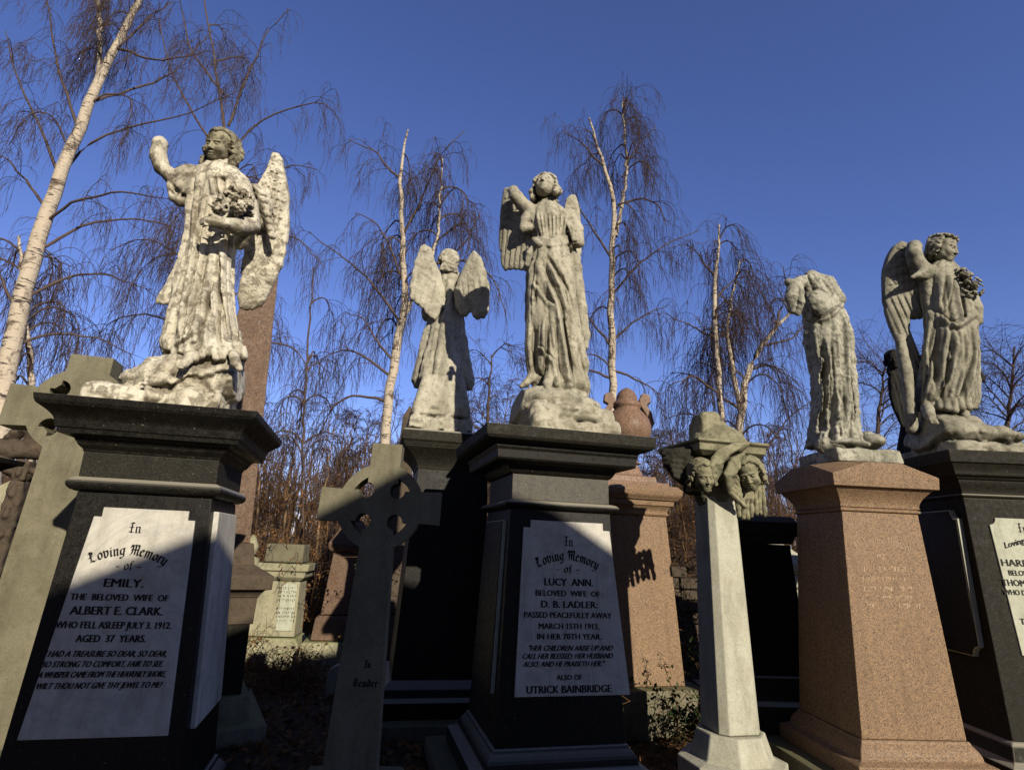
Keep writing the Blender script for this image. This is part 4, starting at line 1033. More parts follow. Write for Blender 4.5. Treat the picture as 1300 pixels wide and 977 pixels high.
S.pell(684, 402, S.front(684, 402)+.05, 11, 11, 22, .03); S.pell(704, 398, S.front(704, 398)+.06, 10, 11, 20, .03)
# mantle that falls on the right
S.chain([(722, 306, .02, 6), (731, 340, .04, 8), (736, 390, .04, 9), (741, 425, .03, 8), (742, 440, .02, 5)], .02)
S.chain([(716, 330, -.08, 4), (726, 380, -.10, 6), (733, 430, -.08, 7), (741, 462, -.04, 7), (738, 484, -.02, 7), (733, 500, .0, 5)], .015)
# arms
S.chain([(678, 272, .0, 10), (668, 264, -.01, 9), (655, 250, -.03, 8)], .012); S.chain([(655, 250, -.03, 8), (652, 243, .02, 7.5)], .008)
S.chain([(676, 270, .0, 10), (669, 278, -.01, 8), (664, 289, -.02, 5)], .016); S.chain([(672, 290, -.02, 6), (664, 292, -.02, 4)], .01)
S.chain([(722, 276, .0, 11), (730, 292, -.02, 10), (733, 306, -.04, 9)], .018); S.chain([(727, 312, -.06, 6), (736, 309, -.05, 6)], .01)
S.pell(731, 313, -.08, 5, 9, 3.5, .006, None, True)
for i in range(3): S.chain([(716+4*i, 274, -.10+.02*i, 2), (724+3*i, 292, -.12+.02*i, 2), (728+3*i, 305, -.13+.02*i, 2)], .005)
S.cone(at(696, 262, Y0), at(694, 246, Y0), 9*.0063, 8.5*.0063, .02)
# feet
S.chain([(697, 478, -.16, 6.5), (695, 488, -.22, 6), (696, 494, -.26, 4.5)], .01)
for i in range(4): S.chain([(693+2.4*i, 491, -.26, 2), (693.5+2.4*i, 496, -.27, 1.6)], .003)
S.chain([(680, 470, -.08, 6), (674, 480, -.10, 5.5), (667, 487, -.12, 4.5), (662, 490, -.13, 3.5)], .01)
S.rough(.004, .06, 12); S.mesh('body', 'lad_stone', S2)
S = Sc(Y0, *region(Y0, (624, 232, 700, 405), -.12, .40), .0075)
S.wing([(639, 241), (648, 239), (660, 243), (676, 262), (686, 300), (684, 340), (673, 346), (662, 343), (650, 342), (639, 344), (635, 330), (633, 300), (635, 270)], .16, -.55, .0, 5.0, (-.05, -1), 1.9, .35, (672, 262), 6.5)
S.mesh('wing', 'lad_stone', S2)
S = Sc(Y0, *region(Y0, (700, 238, 760, 460), -.02, .40), .0095)
S.wing([(718, 254), (724, 248), (731, 249), (736, 266), (738, 300), (738, 350), (742, 400), (747, 440), (740, 437), (730, 420), (722, 380), (716, 330), (712, 290)], .16, .2, .0, 4.5, (.15, -1), 1.4, .30, (724, 255), 5.5)
S.mesh('wing', 'lad_stone', S2)
fS = Frame(base[0], Y0-.05, 14)
S = Sc(Y0, *region(Y0, (622, 468, 790, 560), -.52, .48), .010)
S.box(fS, (-.34, -.36, zc), (.36, .34, zc+.12), .012, .015); S.box(fS, (-.36, -.34, zc+.10), (.33, .34, zc+.26), .03, .07)
for p in ((700, 516, -.05, 46, 50, 22), (730, 520, .0, 34, 46, 16), (664, 512, -.05, 22, 34, 20), (655, 524, -.06, 16, 26, 16), (690, 502, -.08, 26, 30, 12), (722, 505, .0, 26, 30, 12)): S.pell(*p, k=.03)
for i in range(5): S.chain([(664+14*i, 515-4*math.sin(i), -.37, 6), (676+14*i, 510+2*i, -.38, 4)], .02)
for q_ in ((708, 524, 0, 52, 52, 16), (672, 524, -.05, 24, 40, 15)): S.pell(*q_, k=.03)
S.rough(.026, .2, 6, 4, True); S.clip(fS, .41, .42, zc, .28, .06, ox=-.03); S.mesh('rock_base', 'lad_stone', S2)
head(S2, 'lad_stone', Y0, 692, 238, -.05, 40, -16, 20, -3, 'curly', .85, 4, 56)

# 3. the angel seen from behind
Y0 = 6.0; base = at(557, 540, Y0); zc = 2.52
S3 = thing('angel_statue', 'rough angel seen from behind with two stubby wings, shadowed on its right', 'statue', (base[0], Y0, zc), 'angel statues')
S = Sc(Y0, *region(Y0, (508, 308, 632, 500), -.42, .48), .0115)
rows = [(345, 560, 580, .06, .9), (354, 552, 590, .06, .7), (366, 548, 591, .06, .62), (385, 549, 588, .06, .66), (402, 546, 587, .06, .75), (425, 541, 590, .06, .78), (450, 536, 593, .06, .78), (470, 531, 596, .06, .78), (486, 529, 598, .06, .78), (494, 533, 592, .06, .76)]
S.robe(rows, folds(7, .045, .6, .6, .2, (.2, 1.0), .01), .02, True)
for p, r_ in (([(560, 372), (556, 420), (549, 485)], 4), ([(570, 372), (572, 430), (574, 488)], 4.5), ([(582, 372), (585, 430), (588, 486)], 4), ([(548, 410), (540, 450), (535, 484)], 3.5)): S.fold(p, r_, .02, .2)
for p in ([(566, 380), (565, 430), (562, 490)], [(577, 380), (580, 440), (582, 490)], [(553, 385), (546, 430), (541, 490)]): S.fold(p, 2.4, .012, .1, True)
S.chain([(552, 384, .10, 8), (543, 396, .08, 8), (542, 402, .06, 6)], .015); S.chain([(590, 372, .10, 8), (603, 388, .08, 8), (607, 396, .06, 7)], .015)
S.cone(at(570, 352, Y0+.05), at(569, 335, Y0+.03), .075, .07, .03)
S.rough(.006, .07, 13); S.mesh('body', 'rear_stone', S3)
for poly, sx, o_, fd in (([(533, 316), (540, 311), (549, 318), (554, 335), (563, 358), (568, 378), (562, 396), (552, 408), (543, 400), (536, 392), (527, 384), (520, 380), (520, 364), (524, 345), (529, 328)], .35, (548, 345), (-.12, -1)),
                         ([(596, 326), (602, 319), (610, 326), (617, 345), (622, 368), (621, 390), (617, 404), (605, 405), (600, 402), (598, 396), (592, 402), (584, 402), (578, 390), (576, 372), (584, 350), (590, 338)], -.35, (592, 345), (.12, -1))):
    S = Sc(Y0, *region(Y0, (510, 304, 632, 412), -.30, .30), .0115)
    S.wing(poly, -.14, sx, 0, 7, fd, 1.0, .4, o_, 7); S.rough(.006, .08, 3); S.mesh('wing', 'rear_stone', S3)
fS = Frame(base[0]+.0, Y0-.04, 12)
S = Sc(Y0, *region(Y0, (498, 468, 618, 580), -.50, .50), .012)
z1 = at(555, 546, Y0-.33)[2]; z2 = at(555, 531, Y0-.33)[2]
S.box(fS, (-.345, -.34, zc), (.345, .34, z1), .004, .012); S.box(fS, (-.33, -.325, z1), (.33, .33, z2+.02), .012, .02)
z3 = at(555, 486, Y0)[2]; S.box(fS, (-.32, -.30, z2), (.32, .30, z3-.05), .02, .07); S.box(fS, (-.27, -.26, z2), (.25, .26, z3+.04), .04, .09)
S.rough(.026, .16, 9, 4, True); S.clip(fS, .36, .36, zc, .22, .05); S.mesh('rock_base', 'rear_stone', S3)
head(S3, 'rear_stone', Y0, 568, 334, .0, 31, 205, 0, 0, 'curly', .35, 6, 38)

# 4. the headless figure
Y0 = 4.93; base = at(1060, 575, Y0); zc = 2.245
S4 = thing('headless_statue', 'eroded headless figure leaning forward with its arms gone', 'statue', (base[0], Y0, zc), 'angel statues')
S = Sc(Y0, *region(Y0, (990, 340, 1110, 580), -.40, .36), .0075)
rows = [(352, 1014, 1040, -.10, .8), (358, 1010, 1046, -.08, .8), (370, 1014, 1056, -.04, .76), (385, 1017, 1064, 0, .74), (402, 1021, 1073, .0, .76), (418, 1023, 1078, .0, .8), (432, 1022, 1080, .0, .82), (455, 1026, 1081, 0, .82), (480, 1031, 1083, 0, .82), (510, 1033, 1086, 0, .82), (540, 1031, 1088, 0, .84), (556, 1029, 1091, 0, .86), (568, 1027, 1092, 0, .86)]
S.robe(rows, folds(11, .020, .6, 2.2, .3, (.5, 1.0), .006), .02)
S.pell(1040, 384, -.20, 15, 9, 17, .03)
S.chain([(1018, 358, -.16, 8), (1008, 362, -.22, 8.5), (1004, 378, -.24, 7), (1007, 394, -.22, 5.5)], .014); S.chain([(1016, 364, -.26, 4), (1018, 384, -.28, 4), (1013, 397, -.24, 4)], .008)
S.chain([(1001, 358, -.24, 5)], .006); S.chain([(1009, 376, -.31, 4), (1010, 388, -.30, 4)], .006, True)
S.pell(1022, 352, -.10, 9, 9, 4, .004, None, True)
S.chain([(1030, 352, 0, 9), (1048, 362, .04, 12), (1060, 380, .05, 12)], .02)
S.fold([(1024, 402), (1040, 408), (1058, 398), (1070, 384)], 2.6)
r_ = random.Random(5)
for i in range(26):
    x = r_.uniform(1028, 1080); y = r_.uniform(415, 500); L = r_.uniform(30, 70); S.fold([(x, y), (x+r_.uniform(-4, 3), y+L)], r_.uniform(1.4, 2.8), .008, .3, r_.random() < .35)
for p, q in (([(1060, 370), (1073, 410), (1076, 470), (1080, 555)], 3.5), ([(1034, 420), (1037, 480), (1040, 550)], 3), ([(1046, 545), (1040, 556), (1034, 566)], 4), ([(1056, 520), (1060, 566)], 3.5), ([(1072, 520), (1074, 566)], 3.2)): S.fold(p, q, .012, .35)
S.chain([(1044, 566, -.1, 9), (1066, 564, -.16, 9), (1082, 565, -.1, 8)], .03)
S.rough(.006, .04, 14, 3); S.mesh('body', 'headless_stone', S4)
fS = Frame(2.955, 4.93, 4)
S = Sc(Y0, *region(Y0, (985, 535, 1160, 620), -.50, .50), .010)
S.box(fS, (-.275, -.285, zc-.03), (.285, .285, zc+.115), .01, .015)
S.pell(1102, 562, -.02, 15, 26, 10, .03); S.pell(1100, 553, .1, 8, 10, 6, .01); S.pell(1068, 566, -.05, 30, 34, 8, .03)
S.rough(.008, .12, 15, 3); S.D = np.maximum(S.D, (zc-S.z)[None, None, :].astype(np.float32)); S.mesh('plinth', 'headless_stone', S4)

# 5. the angel at the right edge
Y0 = 5.06; base = at(1215, 560, Y0); zc = 2.36
S5 = thing('angel_statue', 'buff robed angel gazing down with flowers at its shoulder at the right edge', 'statue', (base[0], Y0, zc), 'angel statues')
S = Sc(Y0, *region(Y0, (1135, 296, 1262, 560), -.40, .36), .008)
rows = [(334, 1186, 1207, .0, 1.0), (342, 1175, 1214, .0, .75), (352, 1170, 1221, .0, .66), (368, 1170, 1226, -.01, .66), (385, 1173, 1229, -.01, .70), (402, 1175, 1232, -.01, .76), (425, 1178, 1236, -.02, .80), (455, 1176, 1238, -.02, .80), (485, 1173, 1236, -.02, .80), (508, 1170, 1234, -.02, .78), (520, 1172, 1230, -.02, .76)]
S.robe(rows, folds(9, .036, .6, 1.8, .9, (.3, 1.0), .006), .02)
S.fold([(1202, 408), (1208, 440), (1198, 475), (1180, 505)], 4.2, 0, 0); S.fold([(1174, 394), (1190, 410), (1212, 416), (1234, 400)], 3.2, 0, 0)
for p, q in (([(1192, 418), (1194, 450), (1184, 485), (1176, 514)], 3.2), ([(1216, 418), (1218, 450), (1206, 485), (1192, 514)], 3.6), ([(1196, 345), (1186, 380), (1184, 400)], 2.6), ([(1206, 348), (1202, 376), (1194, 400)], 2.6), ([(1214, 352), (1216, 380), (1222, 410)], 2.6), ([(1180, 402), (1174, 440), (1176, 480), (1170, 512)], 3.2), ([(1228, 412), (1230, 448), (1218, 485), (1204, 514)], 3.4), ([(1235, 412), (1237, 455), (1230, 492), (1218, 516)], 3.2)): S.fold(p, q, .010, .35)
for p in ([(1190, 412), (1184, 450), (1180, 500)], [(1222, 420), (1216, 465), (1206, 500)], [(1226, 450), (1222, 490), (1220, 512)], [(1203, 350), (1198, 385)]): S.fold(p, 2.2, .008, .2, True)
for i in range(7): x = 1174+9*i; S.chain([(x, 508, S.front(x, 512)-.01, 4), (x+2, 519+2*math.sin(i*2), S.front(x, 512)-.03, 4.5)], .01)
# raised arm with its sleeve fallen back
S.chain([(1182, 350, .0, 12), (1170, 344, -.03, 12), (1163, 334, -.05, 10)], .016); S.chain([(1164, 336, -.05, 9.5), (1160, 322, -.08, 9), (1161, 313, -.06, 8.5)], .01)
for i in range(3): S.chain([(1158+4*i, 352-3*i, -.10, 2.4), (1166+4*i, 350-3*i, -.10, 2.4), (1176+4*i, 352-2*i, -.08, 2.2)], .02)
# lowered arm, sleeve and forearm
S.chain([(1214, 350, .0, 10), (1226, 370, -.04, 11), (1234, 392, -.06, 11), (1238, 404, -.07, 8)], .016); S.chain([(1232, 400, -.12, 9), (1242, 408, -.12, 5)], .01)
for i in range(4): S.chain([(1226+3*i, 380+2*i, -.17+.02*i, 2.4), (1229+3.6*i, 404, -.18+.02*i, 2.2)], .005)
S.cone(at(1196, 340, Y0), at(1197, 324, Y0-.03), .065, .058, .02)
for (x, y, dy) in ((1180, 530, -.24), (1224, 530, -.18)):
    S.chain([(x-3, y-12, dy+.08, 7), (x, y-3, dy, 6.5), (x+5, y+4, dy-.05, 4.5)], .01)
    for i in range(4): S.chain([(x+1+2.4*i, y+2, dy-.05, 2), (x+3+2.4*i, y+7, dy-.06, 1.6)], .003)
S.chain([(1142, 430, .05, 6), (1150, 470, .04, 7), (1155, 505, .03, 7), (1158, 545, .02, 7)], .012)
S.rough(.004, .06, 16); S.mesh('body', 'harr_stone', S5)
S = Sc(Y0, *region(Y0, (1112, 302, 1192, 500), -.10, .40), .0085)
S.wing([(1133, 313), (1142, 307), (1154, 312), (1166, 330), (1180, 352), (1184, 385), (1172, 405), (1154, 405), (1155, 420), (1166, 448), (1176, 474), (1177, 482), (1170, 486), (1158, 478), (1143, 448), (1129, 415), (1121, 390), (1120, 345), (1126, 325)], .12, -.35, -.04, 6, (.22, -1), 2.2, .36, (1150, 330), 7)
S.chain([(1180, 360, .10, 8), (1164, 352, .10, 9), (1148, 336, .08, 8)], .03)
S.mesh('wing', 'harr_stone', S5)
S = Sc(Y0, *region(Y0, (1192, 330, 1240, 480), .10, .42), .0105)
S.wing([(1206, 345), (1218, 345), (1228, 365), (1232, 400), (1230, 440), (1224, 470), (1214, 470), (1206, 430), (1202, 380)], .26, .1, 0, 6, (.1, -1), 1.4, .3, (1212, 350), 7)
S.mesh('wing', 'harr_stone', S5)
fS = Frame(base[0]+.05, Y0-.06, -1)
S = Sc(Y0, *region(Y0, (1130, 505, 1320, 600), -.52, .50), .011)
u_l = (at(1212, 570, Y0-.42)[0]-fS.cx)
S.box(fS, (-.40, -.38, zc), (.46, .36, zc+.10), .015, .02)
for p in ((1200, 552, -.05, 46, 46, 22), (1238, 556, -.05, 46, 44, 16), (1176, 552, -.02, 26, 34, 24), (1264, 562, -.04, 24, 34, 9), (1205, 540, -.02, 34, 34, 14)): S.pell(*p, k=.03)
S.rough(.028, .2, 17, 4, True); S.clip(fS, .48, .42, zc, .5, .05, ox=-.02); S.mesh('rock_base', 'harr_stone', S5)
blossoms(S5, 'harr_stone', Y0, [(1218, 346, -.12, 8), (1228, 354, -.16, 12), (1236, 364, -.16, 12), (1232, 376, -.17, 9)], 42, 5, .028)
head(S5, 'harr_stone', Y0, 1197, 317, -.04, 40, 30, -18, 8, 'wavy', .6, 7, 54, wreath=True)

# 6. the blackened angel behind it
Y0 = 7.4
S6 = thing('angel_statue', 'blackened angel almost hidden behind the right hand buff angel, one hand out', 'statue', (at(1190, 560, Y0)[0], Y0, 2.7), 'angel statues')
S = Sc(Y0, *region(Y0, (1118, 425, 1262, 590), -.5, .5), .017)
S.robe([(452, 1165, 1195, 0, .9), (470, 1156, 1208, 0, .7), (500, 1154, 1212, 0, .75), (540, 1150, 1216, 0, .8), (585, 1146, 1220, 0, .8)], folds(8, .04, .6, 1), .02)
S.chain([(1205, 468, -.05, 8), (1230, 470, -.15, 6), (1243, 474, -.22, 4)], .02)
for i in range(4): S.chain([(1242, 471+2*i, -.22, 1.8), (1247, 475+2.2*i, -.24, 1.6), (1250, 479+2*i, -.24, 1.2)], .003)
S.mesh('body', 'dark_stone', S6)
S = Sc(Y0, *region(Y0, (1118, 425, 1200, 590), -.3, .3), .015)
S.wing([(1133, 452), (1140, 448), (1160, 470), (1166, 510), (1158, 548), (1146, 545), (1134, 520), (1128, 495), (1129, 470)], .0, .1, 0, 6, (.1, -1), 2.4, .25, (1145, 455), 6)
S.chain([(1131, 474, -.02, 4), (1138, 466, 0, 4)], .01); S.mesh('wing', 'dark_stone', S6)
head(S6, 'dark_stone', Y0, 1135, 457, -.05, 26, -35, 0, 0, 'curly', .5, 2, 26)
fI = Frame(at(1190, 560, Y0)[0], Y0, 0)
I_ = thing('monument_pedestal', 'dark pedestal hidden behind the right hand black pedestal', 'grave monument', (fI.cx, fI.cy, 0), 'angel pedestals')
stack(I_, fI, [('die', 'dull_granite', [(0, .55), (.4, .50), (2.3, .42)], .01), ('cornice', 'dull_granite', cyma(2.302, .43, 2.55, .56, 5, 'cove')+[(2.70, .56)], .01)])

# ------------------------------------------------------------------ monuments further back
def stack_px(t, cx, Y, rot, parts, hwf=1.0):
    "parts: (name, material, [(photo y, half width px at the monument's axis)], bevel) from bottom to top"
    fr = Frame(at(cx, 700, Y)[0], Y, rot)
    for name, mat, prof, bev in parts:
        pr_ = []
        for py, h_ in prof:
            z = py[1] if isinstance(py, tuple) else at(cx, py, Y)[2]
            pr_.append((z, h_*mpp(cx, 700, Y)))
        loft(fr, pr_, None, hwf).obj(name, mat, t, bevel=bev)
    return fr
def bgthing(name, label, cat, cx, Y, group=None):
    p = at(cx, 700, Y); return thing(name, label, cat, (p[0], Y, 0), group)

# pink granite obelisk behind the left pedestal
Yo = 5.3
t = bgthing('obelisk', 'tall pink granite obelisk rising behind the left angel', 'grave monument', 316, Yo)
frO = Frame(at(266, 690, Yo)[0], Yo, 28, lean=0)
zo = at(338, 262, Yo)[2]; zs1 = at(335, 305, Yo)[2]; z34 = at(330, 342, Yo)[2]
hA, hB = .30, .125; hS = hA+(hB-hA)*(zs1-1.42)/(z34-1.42)
loft(frO, [(1.42, hA), (zs1, hS), (zo, .01)]).obj('shaft', 'rust_granite', t, bevel=.006)
loft(frO, [(.80, .42), (1.00, .42)]+cyma(1.002, .43, 1.06, .47, 4, 'cove')+[(1.065, .51), (1.17, .51), (1.25, .36), (1.418, .33)]).obj('moulded_cap', 'brown_stone', t, bevel=.006)
loft(frO, [(.30, .42), (.798, .40)]).obj('die', 'dull_granite', t, bevel=.006)  # dark granite puts the shade on the die into its colour
loft(frO, [(-.1, .62), (.12, .62), (.13, .50), (.298, .48)]).obj('base', 'tomb_stone', t, bevel=.01)
# small finial by the obelisk
t = bgthing('stone_urn', 'small dark draped urn on a short post behind the obelisk', 'urn', 318, 6.8)
mb = MB(); c0 = at(318, 700, 6.8); k0 = mpp(318, 700, 6.8)
lathe(mb, c0[0], 6.8, 0, [(0, 12*k0), (.9, 10*k0), (.92, 12*k0), (at(318, 708, 6.8)[2], 12*k0), (at(318, 705, 6.8)[2], 4*k0), (at(318, 700, 6.8)[2], 8*k0), (at(318, 692, 6.8)[2], 9*k0), (at(318, 686, 6.8)[2], 6*k0), (at(318, 682, 6.8)[2], 4*k0), (at(318, 678, 6.8)[2], 1*k0)], 18)
mb.obj('urn_on_post', 'tomb_stone', t, smooth=True)

# white tombstone
Yt = 8.0
t = bgthing('tombstone', 'small pale tombstone with square greenish block on top and a written panel', 'gravestone', 366, Yt)
fT = stack_px(t, 366, Yt, 6, [
 ('base', 'tomb_stone', [((0, -.1), 42), (842, 41), (841, 38), (835, 37), (812, 33), (806, 29)], .012),
 ('die', 'tomb_stone', [(805, 27), (736, 24)], .01),
 ('cornice', 'tomb_stone', [(735.5, 25), (731, 29), (724, 30), (723, 33), (714, 34)], .008),
 ('top_block', 'cross_stone', [(713.5, 23), (690, 22.5)], .02)], .8)
kt = mpp(362, 700, Yt); tabT = [(at(362, 735, Yt)[2], 24*kt*.8), (at(362, 806, Yt)[2], 27*kt*.8)]
FT = Face(fT, tabT, 0)
u1, zA = FT.px(378, 740); u0, zB = FT.px(349, 800)
pT = FT.plate('inscription_panel', [(u0, zB), (u1+.02, zB), (u1, zA), (u0, zA)], .012, 'marble_old', t, .004)
worn(FT, [(352-i*.2, 375-i*.2, 746+5.2*i, 3.2) for i in range(4)]+[(351-i*.2, 374-i*.2, 772+5.2*i, 3.2) for i in range(4)], 'lead', pT, .0135, 5, .9)

# red monument next to it
t = bgthing('red_monument', 'weathered red granite monument with hipped top left of the wheel-head cross', 'grave monument', 447, 7.8)
stack_px(t, 447, 7.8, 10, [
 ('footing', 'tomb_stone', [((0, -.1), 46), (850, 44), (812, 42), (810, 40)], .02),
 ('base', 'rust_granite', [(809, 33), (782, 31), (779, 28)], .01),
 ('die', 'rust_granite', [(778, 26), (701, 21)], .01),
 ('cap', 'rust_granite', [(700, 24), (697, 27), (690, 28), (672, 18), (660, 8)], .01)], .8)
# low pale kerb stone by the cross
t = bgthing('marker_stone', 'low white rounded marker stone at the foot of the wheel-head cross', 'gravestone', 430, 6.4)
mb = MB(); c0 = at(430, 870, 6.4); k0 = mpp(430, 870, 6.4); fr = Frame(c0[0], 6.4, 8)
pl = [(-.12, -.1), (.12, -.1), (.12, .20)]+[(.12*math.cos(R(a)), .20+.10*math.sin(R(a))) for a in range(15, 180, 15)]+[(-.12, .20)]
mb.prism(pl, fr, -.04, .04); mb.obj('headstone', 'column_stone', t, bevel=.01)

# pointed red spire seen past the rear pedestal
t = bgthing('obelisk', 'distant red brown obelisk tip between the birch and the rear angel', 'grave monument', 500, 9.0)
stack_px(t, 502, 9.0, 10, [('shaft', 'brown_stone', [((0, .5), 17), (530, 8), (514, .6)], .01), ('base', 'brown_stone', [((0, -.1), 34), ((0, .3), 32), ((0, .32), 24), ((0, .49), 22)], .01)])
# dark capped pedestal cut by the left edge of the picture
Yl = 3.5; kl = mpp(0, 590, Yl); fr = Frame(at(-84, 590, Yl)[0], Yl, 8)
t = thing('monument_pedestal', 'black pedestal whose cap corner pokes in at the left edge', 'grave monument', (fr.cx, Yl, 0), 'angel pedestals')
zc_ = at(10, 582, Yl)[2]
stack(t, fr, [('cap', 'black_granite', cyma(zc_-.10, .20, zc_-.015, .28, 5, 'cove')+[(zc_-.012, .30), (zc_+.02, .305)], .005), ('die', 'black_granite', [(0, .24), (zc_-.102, .19)], .006)])
# carved brown monument behind the left cross
t = bgthing('carved_monument', 'red brown carved stone with a knotted wheel head behind the olive cross', 'gravestone', 42, 5.6)
Yk = 5.6; S = Sc(Yk, *region(Yk, (-60, 545, 110, 900), -.3, .3), .014)
cK = at(40, 572, Yk); kk = mpp(40, 600, Yk)
fr = Frame(cK[0], Yk, 16)
for i in range(20):
    a0, a1 = R(18*i), R(18*i+18); ca_, cb = np.array(fr((30*kk*math.cos(a0), 0, cK[2]+30*kk*math.sin(a0)))), np.array(fr((30*kk*math.cos(a1), 0, cK[2]+30*kk*math.sin(a1))))
    S.cone(ca_, cb, .055, .055, .01); S.ell((ca_+cb)/2+np.array([0, -.05, 0]), (.035, .03, .035), .01)
for a in (0, 90, 180): S.cone(np.array(fr((0, 0, cK[2]))), np.array(fr((36*kk*math.cos(R(a)), 0, cK[2]+36*kk*math.sin(R(a))))), .085, .10, .01)
for i in range(9):
    z = cK[2]-.1-.19*i; w = 8+.9*i
    if z < .25: break
    S.box(fr, (-w*kk, -.10, z-.2), (w*kk, .10, z), .004, .02)
    S.ell(fr((0, -.11, z-.1)), (w*kk*.5, .03, .06), .01)
S.box(fr, (-.38, -.25, -.05), (.38, .25, .35), .01, .03); S.rough(.014, .09, 3, 3)
S.mesh('carved_cross', 'brown_stone', t)
# pale stone slab beside it, partly shaded
t = bgthing('gravestone', 'pale leaning slab in shade behind the carved brown stone', 'gravestone', 30, 7.0)
mb = MB(); c0 = at(24, 620, 7.0); k0 = mpp(20, 650, 7.0); fr = Frame(c0[0], 7.0, 12, lean=.03, z0=2)
zt2 = at(24, 605, 7.0)[2]
pl = [(-.36, -.1), (.36, -.1), (.30, zt2-.25), (.18, zt2-.12), (.0, zt2), (-.18, zt2-.12), (-.30, zt2-.25)]
mb.prism(pl, fr, -.07, .07); mb.obj('slab', 'tomb_stone', t, bevel=.01)

# dark monument behind the broken column, with the pale one behind it
t = bgthing('monument_pedestal', 'unlit dark pedestal standing behind the cherub column', 'grave monument', 957, 5.9, 'angel pedestals')
stack_px(t, 950, 5.9, 4, [
 ('base', 'dull_granite', [((0, -.1), 62), ((0, .3), 60), ((0, .32), 52), ((0, .5), 46)], .01),
 ('die', 'black_granite', [((0, .5), 40), (690, 36)], .006),
 ('cap', 'dull_granite', [(689, 38), (680, 41), (678, 44), (664, 45), (656, 40)], .006)])
t = bgthing('tombstone', 'pale stone monument with moulded cap, its right side sunlit, behind the peach pedestal', 'gravestone', 985, 7.6)
stack_px(t, 978, 7.6, 6, [
 ('base', 'tomb_stone', [((0, -.1), 50), ((0, .25), 48), ((0, .4), 40)], .012),
 ('die', 'column_stone', [((0, .4), 37), (727, 31)], .01),
 ('cap', 'column_stone', [(726.5, 33), (722, 36), (714, 37), (712, 34), (690, 12), (680, 8)], .01)])
# ruined low wall of reddish stones between the urn pedestal and the column
t = bgthing('stone_wall', 'low broken reddish stone wall between urn pedestal and white column', 'wall', 880, 9.5)
mb = MB(); rr = random.Random(4); c0 = at(880, 760, 9.5)
for row in range(8):
    x = -1.3+(row % 2)*.12
    while x < 1.2:
        w = rr.uniform(.22, .42)
        if not (row > 5 and rr.random() < .35): mb.box((x, rr.uniform(-.03, .03)-.16, row*.16), (x+w-.02, .18+rr.uniform(-.03, .03), row*.16+.148), lambda p: (c0[0]+p[0], 9.5+p[1], p[2]))
        x += w
mb.obj('stones', 'brown_stone', t, bevel=.015)

# shade caster added unseen, shaped to throw the shade over the lower left
def shade_pt(px, py, Y, D):
    "where the sun ray to a photo point crosses the vertical plane square to the sun, D metres towards it"
    P = at(px, py, Y); h_ = np.array([math.sin(SAZ), -math.cos(SAZ)]); l_ = np.array([math.cos(SAZ), math.sin(SAZ)])
    s = (D-P[:2] @ h_); return P[:2] @ l_, P[2]+s*math.tan(SEL)
fJ = Frame(0, 0, math.degrees(SAZ), z0=0)
J_ = thing('shade_caster', 'unseen gabled shade caster standing behind the photographer', 'shade caster', (*fJ((1.35, -5.6, 0))[:2], 0))
mb = MB(); g_ = [(-.45, -.1), (3.0, -.1), (3.0, 4.20), (2.2, 4.76), (1.8, 4.94), (1.15, 4.90), (.7, 4.72), (-.45, 4.26)]
mb.prism(g_, fJ, -7.2, -4.12); mb.obj('walls', 'tomb_stone', J_, bevel=.02)
mb = MB(); mb.prism([(-.62, 4.22), (.7, 4.73), (1.15, 4.91), (1.8, 4.95), (2.2, 4.77), (3.16, 4.10), (3.16, 4.25), (2.25, 4.93), (1.8, 5.11), (1.12, 5.07), (.68, 4.87), (-.62, 4.37)], fJ, -7.35, -4.0); mb.obj('roof', 'dull_granite', J_, bevel=.01)
mb = MB(); mb.prism([(.85, .3), (1.85, .3), (1.85, 2.2), (1.35, 2.6), (.85, 2.2)], fJ, -4.11, -4.07); mb.obj('door', 'brown_stone', J_)
mb = MB(); mb.prism([(.5, -.1), (2.2, -.1), (2.2, .28), (.5, .28)], fJ, -4.11, -3.7); mb.obj('step', 'cross_stone', J_, bevel=.02)

# ------------------------------------------------------------------ trees
def tubes(P, Rr, k):
    M_, N, _ = P.shape
    T = np.gradient(P, axis=1); T /= np.linalg.norm(T, axis=2, keepdims=True)+1e-9
    ref = np.where(np.abs(T[..., 2:3]) > .9, np.array([1., 0, 0]), np.array([0, 0, 1.]))
    A = np.cross(T, ref); A /= np.linalg.norm(A, axis=2, keepdims=True)+1e-9; B = np.cross(T, A)
    an = np.arange(k)*2*PI/k
    V = P[:, :, None, :]+Rr[:, :, None, None]*(A[:, :, None, :]*np.cos(an)[None, None, :, None]+B[:, :, None, :]*np.sin(an)[None, None, :, None])
    V = V.reshape(-1, 3); b = np.arange(M_)[:, None, None]*(N*k)+np.arange(N-1)[None, :, None]*k; j = np.arange(k)[None, None, :]; j2 = (j+1) % k
    Fq = np.stack([b+j, b+j2, b+k+j2, b+k+j], -1).reshape(-1, 4)
    return V, Fq
def resample(P, n):
    P = np.array(P, float); d = np.r_[0, np.cumsum(np.linalg.norm(np.diff(P, axis=0), axis=1))]; t = np.linspace(0, d[-1], n)
    for _ in range(1):
        Q = np.stack([np.interp(t, d, P[:, i]) for i in range(3)], 1)
    K = Q.copy(); K[1:-1] = (Q[:-2]+2*Q[1:-1]+Q[2:])/4; K[1:-1] = (K[:-2]+2*K[1:-1]+K[2:])/4
    return K
def unit(v): return v/(np.linalg.norm(v, axis=-1, keepdims=True)+1e-9)
